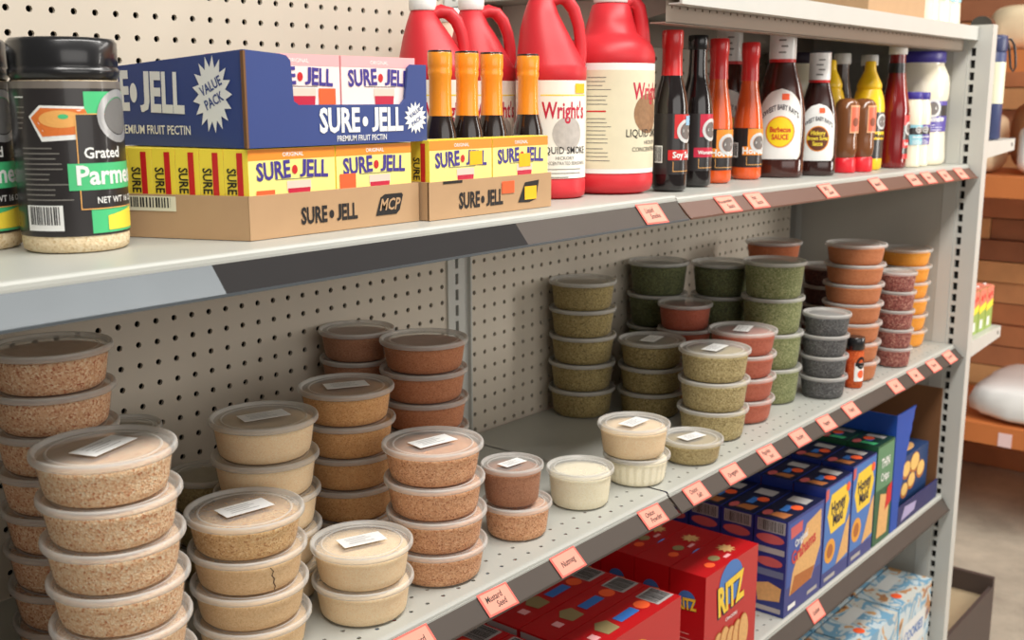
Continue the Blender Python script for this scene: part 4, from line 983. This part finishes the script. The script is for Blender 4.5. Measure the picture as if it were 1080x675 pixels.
def red_box(x0, y0, w, d, h, label, group, style):
    mb = MB(); mb.box((0, 0, 0), (w, d, h), RBOX)
    f, s_, t_ = front(0, 0, 0), sideface(0, d, 0), topface(0, 0, h)
    if style == 'big':
        ritz_logo(mb, f, w*0.47, h*0.68, 0.108); cracker_stack(mb, f, w*0.50, h*0.20, 0.033, 5)
        mb.text(f, 'CRACKERS', w*0.5, h*0.46, 0.008, WHITE, 0.0008)
        ritz_logo(mb, s_, d*0.5, h*0.70, 0.042); mb.lines(s_, d*0.12, d*0.88, h*0.42, 6, 0.009, mat('pale_red_print', (236, 180, 170), 0.5))
        mb.star(t_, w*0.70, d*0.50, 0.010, 0.017, 9, CRK, 0.0005); mb.ell(t_, w*0.42, d*0.42, 0.011, 0.009, mat('olive_print', (150, 134, 92), 0.5), 0.0005)
        mb.ell(t_, w*0.26, d*0.30, 0.010, 0.008, STKO, 0.0005); mb.rect(t_, w*0.50, d*0.20, w*0.60, d*0.30, PINKB, 0.0005)
    else:
        mb.ell(f, w*0.45, h*0.66, 0.05, 0.036, RIY, 0.0005); mb.ell(f, w*0.45, h*0.66, 0.04, 0.028, CRKD, 0.0007); cracker_stack(mb, f, w*0.50, h*0.60, 0.022, 4, 0.0009)
        ritz_logo(mb, f, w*0.72, h*0.34, 0.06)
        mb.rect(t_, w*0.80, d*0.18, w*0.985, d*0.86, SILV, 0.0004); mb.bars(t_, w*0.81, d*0.26, w*0.975, d*0.80, INK, 0.0006, 14, 3)
        mb.ell(t_, w*0.735, d*0.50, 0.013, 0.012, STKO, 0.0005)
        mb.rect(t_, w*0.46, d*0.36, w*0.66, d*0.64, SKY, 0.0005); mb.poly(t_, [(w*0.28, d*0.25), (w*0.40, d*0.25), (w*0.42, d*0.70), (w*0.34, d*0.82), (w*0.27, d*0.62)], mat('olive_print', (150, 134, 92), 0.5), 0.0005)
        mb.rect(t_, w*0.16, d*0.30, w*0.22, d*0.55, PINKB, 0.0005)
        mb.rect(s_, d*0.04, h*0.90, d*0.96, h*0.985, SILV, 0.0004); mb.lines(s_, d*0.10, d*0.9, h*0.8, 8, 0.011, mat('pale_red_print', (236, 180, 170), 0.5))
    o = mb.build('cracker_box', None, (x0, y0, ZB+0.0012)); return tag(o, label, 'cracker box', group)
rows4 = ['front row', 'second row', 'third row', 'fourth row', 'back row']
for r in range(5):
    red_box(0.128, 0.004+r*0.0655, 0.172, 0.064, 0.176, f'red cracker box with yellow logo beside the blue boxes, {rows4[r]}', 'upright red cracker boxes', 'big')
for r in range(5):
    red_box(-0.178, 0.004+r*0.061, 0.232, 0.059, 0.174, f'long red cracker box with barcode on top, {rows4[r]} of the middle column', 'long red cracker boxes', 'long')
for r in range(5):
    red_box(-0.428, 0.004+r*0.061, 0.232, 0.059, 0.174, f'long red cracker box with barcode on top, {rows4[r]} of the left column', 'long red cracker boxes', 'long')

def graham_box(x0, y0, w, d, h, label, group, style):
    body = {'grham': BLUEB, 'oval': BLUEB, 'green': mat('cracker_green', (40, 92, 62), 0.4)}[style]
    topm = {'grham': BLKB, 'oval': BLKB, 'green': mat('cracker_dark_green', (26, 56, 44), 0.4)}[style]
    mb = MB(); mb.box((0, 0, 0), (w, d, h), body)
    f, s_, t_ = front(0, 0, 0), sideface(0, d, 0), topface(0, 0, h)
    mb.rect(t_, 0.0006, 0.0006, w-0.0006, d-0.0006, topm, 0.0003)
    RPK = mat('rose_print', (206, 96, 96), 0.5)
    if style == 'grham':
        mb.rect(f, w*0.03, h*0.30, w*0.97, h*0.97, mat('graham_blue', (58, 86, 160), 0.4), 0.0003)
        mb.poly(f, [(w*0.10, h*0.80), (w*0.40, h*0.82), (w*0.40, h*0.93), (w*0.08, h*0.92)], RPK, 0.0006)
        mb.poly(f, [(w*0.52, h*0.86), (w*0.92, h*0.92), (w*0.94, h*0.52), (w*0.72, h*0.22), (w*0.12, h*0.20), (w*0.18, h*0.42)], CRK, 0.0005)
        mb.poly(f, [(w*0.14, h*0.20), (w*0.70, h*0.22), (w*0.80, h*0.34), (w*0.24, h*0.38)], CRKD, 0.0007)
        mb.text(f, 'Grahams', w*0.46, h*0.62, 0.034, mat('graham_red', (206, 70, 62), 0.5), 0.0010, sx=0.8, bold=0.03, rot=0.18); mb.text(f, 'Original', w*0.38, h*0.74, 0.020, WHITE, 0.0010, sx=0.8, bold=0.02, rot=0.18)
        mb.rect(f, w*0.10, h*0.05, w*0.30, h*0.10, WHITE, 0.0006); mb.rect(f, w*0.62, h*0.06, w*0.9, h*0.10, SILV, 0.0006)
        # left face
        mb.rect(s_, d*0.10, h*0.86, d*0.94, h*0.985, SILV, 0.0004); mb.bars(s_, d*0.14, h*0.87, d*0.90, h*0.975, INK, 0.0006, 16, 8)
        mb.ell(s_, d*0.5, h*0.79, d*0.42, h*0.05, RPK, 0.0005); mb.rect(s_, d*0.08, h*0.64, d*0.94, h*0.70, SILV, 0.0004); mb.ell(s_, d*0.5, h*0.55, d*0.40, h*0.05, RPK, 0.0005)
        mb.rect(s_, d*0.06, h*0.40, d*0.94, h*0.47, mat('slate_print', (110, 120, 150), 0.5), 0.0004); mb.poly(s_, [(d*0.12, h*0.30), (d*0.5, h*0.34), (d*0.9, h*0.30), (d*0.86, h*0.16), (d*0.2, h*0.12)], CRK, 0.0005); mb.rect(s_, d*0.1, h*0.03, d*0.9, h*0.08, SILV, 0.0004)
    else:
        if style == 'oval':
            mb.rect(f, w*0.02, h*0.14, w*0.98, h*0.985, BLU2, 0.0003)
            mb.poly(f, [(w*0.22, h*0.90), (w*0.78, h*0.92), (w*0.93, h*0.74), (w*0.80, h*0.52), (w*0.26, h*0.50), (w*0.10, h*0.70)], RIY, 0.0005)
            mb.text(f, 'Honey', w*0.5, h*0.76, 0.034, BLKB, 0.0008, sx=0.7, bold=0.03, rot=0.1); mb.text(f, 'Maid', w*0.5, h*0.63, 0.034, BLKB, 0.0008, sx=0.7, bold=0.03, rot=0.1)
            mb.ell(f, w*0.86, h*0.88, 0.009, 0.009, STKO, 0.0010)
            mb.ell(f, w*0.26, h*0.33, w*0.20, h*0.12, mat('honey_gold', (230, 160, 60), 0.5), 0.0006); mb.ell(f, w*0.26, h*0.33, w*0.11, h*0.07, CRKD, 0.0008)
            mb.poly(f, [(w*0.52, h*0.14), (w*0.97, h*0.18), (w*0.97, h*0.58), (w*0.84, h*0.50)], CRK, 0.0007)
            mb.rect(f, w*0.10, h*0.04, w*0.5, h*0.08, SILV, 0.0005); mb.poly(f, [(w*0.0, h*0.86), (w*0.12, h*0.88), (w*0.12, h*0.98), (w*0.01, h*0.97)], RPK, 0.0006)
        else:
            mb.rect(f, w*0.02, h*0.55, w*0.98, h*0.98, mat('sage_green', (96, 140, 104), 0.5), 0.0003)
            mb.text(f, 'THIN', w*0.5, h*0.80, 0.028, WHITE, 0.0007, sx=0.7, bold=0.02); mb.text(f, 'Crisps', w*0.5, h*0.66, 0.024, WHITE, 0.0007, sx=0.7, bold=0.02)
            mb.poly(f, [(w*0.20, h*0.06), (w*0.8, h*0.06), (w*0.88, h*0.44), (w*0.3, h*0.50)], CRK, 0.0005); mb.poly(f, [(w*0.6, h*0.30), (w*0.98, h*0.36), (w*0.98, h*0.56), (w*0.7, h*0.52)], REDP, 0.0007)
    # top marks
    mb.rect(t_, w*0.66, d*0.20, w*0.86, d*0.80, SILV, 0.0005); mb.ell(t_, w*0.50, d*0.30 if style != 'green' else d*0.6, 0.012, 0.011, STKO, 0.0007)
    mb.rect(t_, w*0.30, d*0.40, w*0.52, d*0.62, SKY, 0.0006); mb.poly(t_, [(w*0.08, d*0.2), (w*0.26, d*0.15), (w*0.24, d*0.6), (w*0.10, d*0.7)], CRKD if style != 'green' else GREEN, 0.0005)
    mb.ell(t_, w*0.16, d*0.80, 0.014, 0.008, RPK, 0.0005)
    o = mb.build('cracker_box', None, (x0, y0, ZB+0.0012)); return tag(o, label, 'cracker box', group)
for r in range(4):
    graham_box(0.410, 0.004+r*0.0655, 0.150, 0.063, 0.178, f'navy graham cracker box with red lettering, {rows4[r]}', 'navy graham boxes', 'grham')
for r in range(4):
    graham_box(0.565, 0.004+r*0.0655, 0.120, 0.063, 0.196, f'blue graham cracker box with yellow badge, {rows4[r]} of the left column', 'blue graham boxes', 'oval')
for r in range(4):
    graham_box(0.690, 0.004+r*0.0655, 0.116, 0.063, 0.204, f'blue graham cracker box with yellow badge, {rows4[r]} of the right column', 'blue graham boxes', 'oval')
for r in range(3):
    graham_box(0.812, 0.004+r*0.0655, 0.090, 0.063, 0.213, f'green crisps box left of the blue shipping case, {rows4[r]}', 'green crisp boxes', 'green')
# blue shipping case with a torn front
CASEB = mat('case_blue', (28, 76, 168), 0.5); CASEK = mat('case_brown_inside', (120, 80, 48), 0.85)
cs = thing('shipping_case', 'open blue shipping case with a torn front flap near the end post', 'shipping case', (0.908, 0.004, ZB+0.0012))
mb = MB(); w, d, h, th = 0.285, 0.30, 0.255, 0.003
mb.box((0, 0.003, 0), (th, d, h), CASEB); mb.box((th, 0.003, 0), (th+0.0006, d, h), CASEK)
mb.box((w-th, 0.003, 0), (w, d, h), CASEK); mb.box((th, d-th, 0), (w-th, d, h), CASEK); mb.box((th, 0.003, 0), (w-th, d, th), CASEK)
mb.build('case_walls', cs)
fl = MB()
edge = [(0.108, h), (0.100, h*0.955), (0.098, h*0.90), (0.090, h*0.86), (0.089, h*0.80), (0.080, h*0.76), (0.078, h*0.69), (0.070, h*0.65), (0.066, h*0.56), (0.059, h*0.52), (0.056, h*0.42), (0.050, h*0.36), (0.046, h*0.27), (0.041, h*0.22)]
pts = [(0, 0), (0.040, 0)] + edge[::-1] + [(0, h)]
for a, b in zip(edge, edge[1:]):
    fl.slab(lambda u, v, hh: (u, 0.003-hh, v), [(0, b[1]), (b[0], b[1]), (a[0], a[1]), (0, a[1])], 0.003, CASEB)
fl.slab(lambda u, v, hh: (u, 0.003-hh, v), [(0, 0), (0.040, 0), (edge[-1][0], edge[-1][1]), (0, edge[-1][1])], 0.003, CASEB)
fl.build('torn_flap', cs)
lp = MB(); lp.box((0.042, 0, 0), (w, 0.003, 0.042), mat('case_navy_lip', (40, 44, 96), 0.5)); lp.poly(front(0, 0, 0), [(0.06, 0.008), (0.14, 0.012), (0.15, 0.03), (0.08, 0.036)], mat('lilac_print', (170, 160, 200), 0.5), 0.0006); lp.build('front_lip', cs)
for i, (x, y) in enumerate([(0.99, 0.024), (0.99, 0.088), (0.99, 0.152)]):
    mb = MB(); mb.box((0, 0, 0), (0.185, 0.060, 0.128), mat('snack_box_teal', (38, 66, 110), 0.4)); f = front(0, 0, 0)
    for (u, v, r_) in ((0.05, 0.095, 0.026), (0.10, 0.10, 0.030), (0.14, 0.075, 0.026), (0.085, 0.062, 0.024), (0.045, 0.050, 0.022)): mb.ell(f, u, v, r_, r_*0.8, CRKD, 0.0005); mb.ell(f, u, v+0.003, r_*0.85, r_*0.65, mat('chip_gold', (232, 190, 110), 0.6), 0.0009+0.0001*u)
    mb.ell(topface(0, 0, 0.128), 0.1, 0.03, 0.05, 0.02, CRK, 0.0005)
    o = mb.build('snack_box', None, (x, y, ZB+0.0055)); tag(o, 'snack box with golden chips inside the blue case, ' + ['front one', 'middle one', 'back one'][i], 'snack box', 'snack boxes in the blue case')

# base: pale blue cookie boxes
def cookie_mat(name, seed):
    if name in MATS: return MATS[name]
    m, n, l, b = _new(name)
    tc = n.new('ShaderNodeTexCoord'); mp = n.new('ShaderNodeMapping'); mp.inputs['Location'].default_value = (seed, seed*0.7, seed*1.3)
    l.new(tc.outputs['Object'], mp.inputs[0])
    nz = n.new('ShaderNodeTexNoise'); nz.inputs['Scale'].default_value = 15; nz.inputs['Detail'].default_value = 3; nz.inputs['Distortion'].default_value = 0.6
    l.new(mp.outputs[0], nz.inputs['Vector'])
    cr = n.new('ShaderNodeValToRGB'); cr.color_ramp.interpolation = 'CONSTANT'
    e = cr.color_ramp.elements; e[0].position = 0; e[0].color = lin((120, 74, 46)); e[1].position = 0.34; e[1].color = lin((208, 160, 104))
    for p, c in ((0.41, (200, 214, 220)), (0.50, (120, 168, 198)), (0.56, (204, 206, 200)), (0.63, (186, 134, 90)), (0.70, (64, 92, 138))):
        q = e.new(p); q.color = lin(c)
    l.new(nz.outputs['Fac'], cr.inputs[0]); l.new(cr.outputs[0], b.inputs['Base Color']); b.inputs['Roughness'].default_value = 0.35
    MATS[name] = m; return m
k = 0
for r in range(3):
    for c in range(5):
        x = 1.205-0.212*(c+1); y = 0.0+r*0.105
        m_ = cookie_mat(f'cookie_print_{k % 4}', 1.7*(k % 4)+0.4)
        mb = MB(); mb.box((0, 0, 0), (0.205, 0.100, 0.245), m_)
        mb.box((-0.0006, -0.0006, 0.0), (0.003, 0.002, 0.245), mat('cookie_edge_blue', (150, 206, 236), 0.4)); mb.rect(front(0, 0, 0), 0.03, 0.12, 0.17, 0.19, mat('cookie_white', (222, 224, 222), 0.4), 0.0005); mb.text(front(0, 0, 0), 'COOKIES', 0.10, 0.155, 0.035, BLU2, 0.0009, sx=0.8, bold=0.02)
        mb.ell(topface(0, 0, 0.245), 0.06, 0.03, 0.013, 0.012, STKO, 0.0006); mb.rect(topface(0, 0, 0.245), 0.07, 0.055, 0.16, 0.085, mat('cookie_white', (222, 224, 222), 0.4), 0.0005)
        o = mb.build('cookie_box', None, (x, y, -0.799)); k += 1
        tag(o, f'pale blue cookie box on the base deck, {["front", "middle", "back"][r]} row, {["nearest the end post", "second from the end post", "third from the end post", "fourth from the end post", "fifth from the end post"][c]}', 'cookie box', 'cookie boxes on the base deck')

# ------------------------------------------------------------------ end-cap beyond the post
ec = thing('endcap_shelving', 'grey end-cap shelf unit attached beyond the front post', 'shelving', (W+0.043, 0.0, 0.0))
mb = MB(); mb.box((0.0, -0.022, -0.93), (0.020, 0.02, 0.60), mat('endcap_tan', (176, 160, 140), 0.5)); mb.build('upright', ec)
for z, L in ((0.432, 0.299), (-0.030, 0.319)):
    mb = MB(); mb.box((0.0, 0.004, 0.008), (L, 0.75, 0.014), DECK); mb.box((L, 0.0, -0.012), (L+0.006, 0.75, 0.016), STEEL)
    o = mb.build('deck', ec, (0, 0, z))
    mb = MB(); mb.hexa([(0.0, 0.0, -0.028), (L, 0.0, -0.012), (L, 0.004, -0.012), (0.0, 0.004, -0.028), (0.0, 0.0, 0.014), (L, 0.0, 0.014), (L, 0.004, 0.014), (0.0, 0.004, 0.014)], STEEL)
    mb.ell(front(L-0.018, -0.0, 0.002), 0, 0, 0.005, 0.005, RAILK, 0.0004); mb.build('bracket', ec, (0, 0, z))
mb = MB(); mb.box((0.0, 0.06, -0.93), (0.012, 0.78, 0.66), PANEL); mb.build('back_panel', ec)
mb = MB(); mb.box((0.0, 0.0, -0.81), (0.42, 0.78, -0.775), mat('base_tan', (172, 152, 122), 0.6)); mb.box((0.42, -0.012, -0.948), (0.435, 0.78, -0.72), mat('base_dark', (74, 62, 58), 0.5)); mb.box((0.0, -0.012, -0.948), (0.42, -0.002, -0.745), mat('base_dark', (74, 62, 58), 0.5)); mb.build('base_shoe', ec)
# drinking flask on the upper end-cap shelf
FL = mat('flask_navy', (62, 72, 112), 0.4)
t = thing('drink_flask', 'navy drink flask with cream band and black loop on the end-cap shelf', 'flask', (1.468, 0.036, 0.4475), -0.86)
mb = MB(); mb.lathe([(0.022, 0), (0.0255, 0.003), (0.0255, 0.196), (0.023, 0.200)], FL, seg=32); mb.build('flask_body', t)
mb = MB(); mb.lathe([(0.0258, 0.200), (0.0265, 0.202), (0.0265, 0.226), (0.0245, 0.236), (0.014, 0.238)], mat('flask_cap_navy', (46, 54, 92), 0.4), seg=32); mb.build('cap', t)
mb = MB(); mb.lathe([(0.0258, 0.082), (0.0258, 0.176)], mat('flask_cream', (226, 226, 196), 0.5), seg=32, cap0=False, cap1=False); mb.build('label', t)
mb = MB(); mb.tube([(0.020, 0.0, 0.226), (0.034, -0.002, 0.228), (0.042, -0.004, 0.215), (0.046, -0.006, 0.19), (0.048, -0.006, 0.165), (0.044, -0.004, 0.155), (0.038, -0.002, 0.165), (0.033, 0, 0.205), (0.028, 0, 0.222)], 0.0028, BLK, seg=8); mb.build('carry_loop', t)
for i, x in enumerate([1.402, 1.458, 1.513]):
    mb = MB(); mb.box((0, 0, 0), (0.052, 0.04, 0.105), mat('juice_green', (150, 176, 92), 0.4)); f = front(0, 0, 0); s_ = sideface(0, 0.04, 0)
    for g_, ww in ((f, 0.052), (s_, 0.04)):
        mb.rect(g_, 0.0005, 0.062, ww-0.0005, 0.1045, mat('juice_coral', (226, 128, 108), 0.4), 0.0003); mb.poly(g_, [(0.0005, 0.045), (ww-0.0005, 0.055), (ww-0.0005, 0.072), (0.0005, 0.062)], YEL, 0.0006)
        mb.ell(g_, ww*0.35, 0.082, 0.006, 0.007, REDP, 0.0007); mb.ell(g_, ww*0.7, 0.086, 0.005, 0.006, REDP, 0.0007); mb.rect(g_, ww*0.2, 0.008, ww*0.6, 0.03, mat('juice_white', (230, 232, 226), 0.4), 0.0005)
    mb.rect(topface(0, 0, 0.105), 0.0005, 0.0005, 0.0515, 0.0395, mat('juice_coral', (226, 128, 108), 0.4), 0.0003)
    mb.tube([(0.04, 0.02, 0.105), (0.04, 0.02, 0.108)], 0.004, WHITE, seg=10)
    o = mb.build('juice_carton', None, (x, 0.02, -0.0155)); tag(o, 'small coral and green juice carton on the end-cap shelf, ' + ['nearest the post', 'middle one', 'farthest from the post'][i], 'juice carton', 'juice cartons on the end-cap shelf')

# ------------------------------------------------------------------ room
def concrete():
    m, n, l, b = _new('concrete_floor')
    tc = n.new('ShaderNodeTexCoord')
    a = n.new('ShaderNodeTexNoise'); a.inputs['Scale'].default_value = 2.2; a.inputs['Detail'].default_value = 8; a.inputs['Roughness'].default_value = 0.65
    l.new(tc.outputs['Object'], a.inputs['Vector'])
    cr = n.new('ShaderNodeValToRGB'); e = cr.color_ramp.elements
    e[0].position = 0.32; e[0].color = lin((136, 128, 116)); e[1].position = 0.66; e[1].color = lin((196, 186, 168))
    l.new(a.outputs['Fac'], cr.inputs[0]); l.new(cr.outputs[0], b.inputs['Base Color']); b.inputs['Roughness'].default_value = 0.55
    return m
mb = MB(); mb.box((-3.0, -3.2, -0.05), (3.6, 3.0, 0.0), concrete()); structure(mb.build('floor', None, (0, 0, -0.95)))
# plank wall at the end of the aisle, each course a little proud or shy of the next
PL = [mat('plank_%s' % n_, c, 0.75, 0, 0.25, 9, bump=0.3) for n_, c in (('red_brown', (188, 122, 82)), ('tan', (214, 154, 104)), ('umber', (158, 104, 72)), ('russet', (196, 128, 84)), ('honey', (220, 164, 110)))]
mb = MB(); r = random.Random(5); z = 0.0
mb.box((3.40, -1.6, 0), (3.5, 2.0, 2.9), PL[2])
while z < 2.85:
    y = -1.6 - r.random()*0.5; hh = 0.085
    while y < 2.0:
        L = 0.35+r.random()*0.7
        pr_ = r.random()*0.03
        mb.box((3.36-pr_, max(y, -1.6), z+0.003), (3.41, min(y+L, 2.0)-0.004, z+hh-0.002), PL[r.randrange(5)]); y += L
    z += hh
structure(mb.build('wall_right', None, (0, 0, -0.95)))
OW = mat('shelf_board_orange', (206, 122, 66), 0.5, 0, 0.12, 6)
BAGW = mat('bag_white', (238, 238, 236), 0.45, 0, 0.03, 12); BAGC = mat('bag_cream', (232, 212, 176), 0.5, 0, 0.1, 30)
wu = thing('wooden_shelf_unit', 'orange stained wooden shelf unit along the far plank wall', 'shelving', (2.6, 0.0, -0.95))
for z in (1.235, 0.385, 1.645):
    mb = MB(); mb.box((0.0, -0.9, -0.070), (0.03, 1.5, 0.0), OW); mb.box((0.03, -0.9, -0.025), (0.52, 1.5, 0.0), OW); mb.build('shelf_board', wu, (0, 0, z))
for y in (-0.85, 1.4):
    mb = MB(); mb.box((0.53, y, 0.0), (0.60, y+0.05, 2.5), mat('post_tan', (180, 140, 98), 0.7, 0, 0.15, 8)); mb.build('post', wu)
for y in (-0.5, 0.50):
    mb = MB(); mb.box((0.40, y, 0.0), (0.47, y+0.08, 0.36), mat('post_tan', (180, 140, 98), 0.7, 0, 0.15, 8)); mb.build('leg', wu)
def sack(name, x, y, z, sx, sy, sz, m, label, cat='sack', seed=1, power=2.6):
    r = random.Random(seed); mb = MB(); N, M = 24, 14; vs = []; ph = [r.random()*6 for _ in range(6)]
    for j in range(M+1):
        b = -PI/2+PI*j/M
        for i in range(N):
            a = 2*PI*i/N
            f_ = lambda t: math.copysign(abs(t)**(2/power), t)
            k_ = 1+0.045*math.sin(3*a+ph[0]+2*b)+0.03*math.sin(5*a+ph[1]-3*b)+0.02*math.sin(9*a+ph[2]+5*b)
            vs.append((sx/2*f_(math.cos(a))*f_(math.cos(b))*k_, sy/2*f_(math.sin(a))*f_(math.cos(b))*k_, sz/2+sz/2*f_(math.sin(b))))
    fs = [(j*N+i, j*N+(i+1) % N, (j+1)*N+(i+1) % N, (j+1)*N+i) for j in range(M) for i in range(N)]
    mb.add(vs, fs, m, True)
    o = mb.build(name, None, (x, y, z)); return tag(o, label, cat)
sack('flour_sack', 2.875, 0.07, -0.562, 0.54, 0.60, 0.135, BAGW, 'white paper sack lying on the lowest wooden shelf', seed=3, power=4.5)
sack('sugar_bag', 2.78, 0.225, 0.288, 0.22, 0.15, 0.17, BAGW, 'white bag on the middle wooden shelf, right of the aluminium gap', seed=4, power=4)
sack('grain_bag', 2.80, 0.435, 0.288, 0.20, 0.13, 0.20, BAGC, 'cream bag on the middle wooden shelf nearest the grey post', seed=5, power=4)
sack('bean_bag', 3.06, 0.33, 0.288, 0.20, 0.17, 0.24, mat('bag_brown', (186, 140, 96), 0.5, 0, 0.25, 40), 'brown bag set back on the middle wooden shelf', seed=6, power=3)
sack('cereal_bag', 2.80, 0.345, 0.698, 0.22, 0.175, 0.15, BAGC, 'big clear bag of cream cereal on the upper wooden shelf', seed=7, power=3.2)
sack('rice_bag', 2.80, 0.19, 0.698, 0.2, 0.10, 0.12, mat('bag_pale_blue', (206, 218, 232), 0.45), 'pale blue bag on the upper wooden shelf at the photo edge', seed=8, power=3.5)
mb = MB(); mb.slab(lambda u, v, h: (2.6-h, 0.228-u, -0.634+v), [(-0.022, 0), (0.022, 0), (0.022, 0.048), (-0.022, 0.048)], 0.0008, mat('pale_pink_tag', (246, 214, 214), 0.6)); tag(mb.build('price_tag'), 'pale pink tag on the lowest wooden shelf front', 'price tag')

# ------------------------------------------------------------------ light
def area(name, loc, size, energy, col, target=None):
    L = bpy.data.lights.new(name, 'AREA'); L.shape = 'RECTANGLE'; L.size, L.size_y = size; L.energy = energy; L.color = col
    o = bpy.data.objects.new(name, L); COL.objects.link(o); o.location = loc
    if target: o.rotation_euler = (Vector(target)-Vector(loc)).to_track_quat('-Z', 'Y').to_euler()
    return o
area('fluorescent_near', (-0.2, -0.72, 1.75), (2.8, 0.35), 62, (1.0, 0.97, 0.92))
area('shop_front_daylight', (-0.9, -2.9, 0.95), (3.2, 1.4), 27, (1.0, 0.96, 0.91), (0.0, 0.2, 0.2))
area('far_wall_fill', (2.1, -2.0, 0.75), (1.0, 1.2), 62, (1.0, 0.95, 0.88), (3.4, 0.25, 0.1))  # added fill lamp, aimed low to brighten the far plank wall; no real source
area('fluorescent_far', (2.35, -0.9, 1.85), (0.5, 2.0), 24, (1.0, 0.96, 0.90))
wd = bpy.data.worlds.new('store_ambient'); SC.world = wd; wd.use_nodes = True
bg = wd.node_tree.nodes['Background']; bg.inputs[0].default_value = (1.0, 0.95, 0.89, 1); bg.inputs[1].default_value = 0.18

# ------------------------------------------------------------------ camera
F, YAW, PITCH, ROLL = 1165.13, 0.6862, 0.1989, -0.0007
cam = bpy.data.cameras.new('camera'); co = bpy.data.objects.new('camera', cam); COL.objects.link(co)
cam.sensor_width = 36; cam.lens = F/1080*36; cam.clip_start = 0.02
cam.dof.use_dof = True; cam.dof.focus_distance = 1.2; cam.dof.aperture_fstop = 9.0
fw = Vector((math.cos(YAW)*math.cos(PITCH), math.sin(YAW)*math.cos(PITCH), -math.sin(PITCH)))
rg = fw.cross(Vector((0, 0, 1))).normalized(); up = rg.cross(fw)
c_, s_ = math.cos(ROLL), math.sin(ROLL); rg, up = rg*c_+up*s_, up*c_-rg*s_
co.matrix_world = Matrix(((rg.x, up.x, -fw.x, -1.28), (rg.y, up.y, -fw.y, -0.7659), (rg.z, up.z, -fw.z, 0.5447), (0, 0, 0, 1)))
SC.camera = co

# everything was laid out from the middle shelf; lift it so the floor is z = 0
for o in list(COL.objects):
    if o.parent is None: o.location.z += H0
SC.view_settings.view_transform = 'Standard'; SC.view_settings.look = 'None'
SC.view_settings.exposure = 0.0; SC.view_settings.gamma = 1.0; SC.view_settings.use_curve_mapping = False
SC.cycles.transparent_max_bounces = 32; SC.cycles.max_bounces = 8
SC.cycles.use_denoising = True
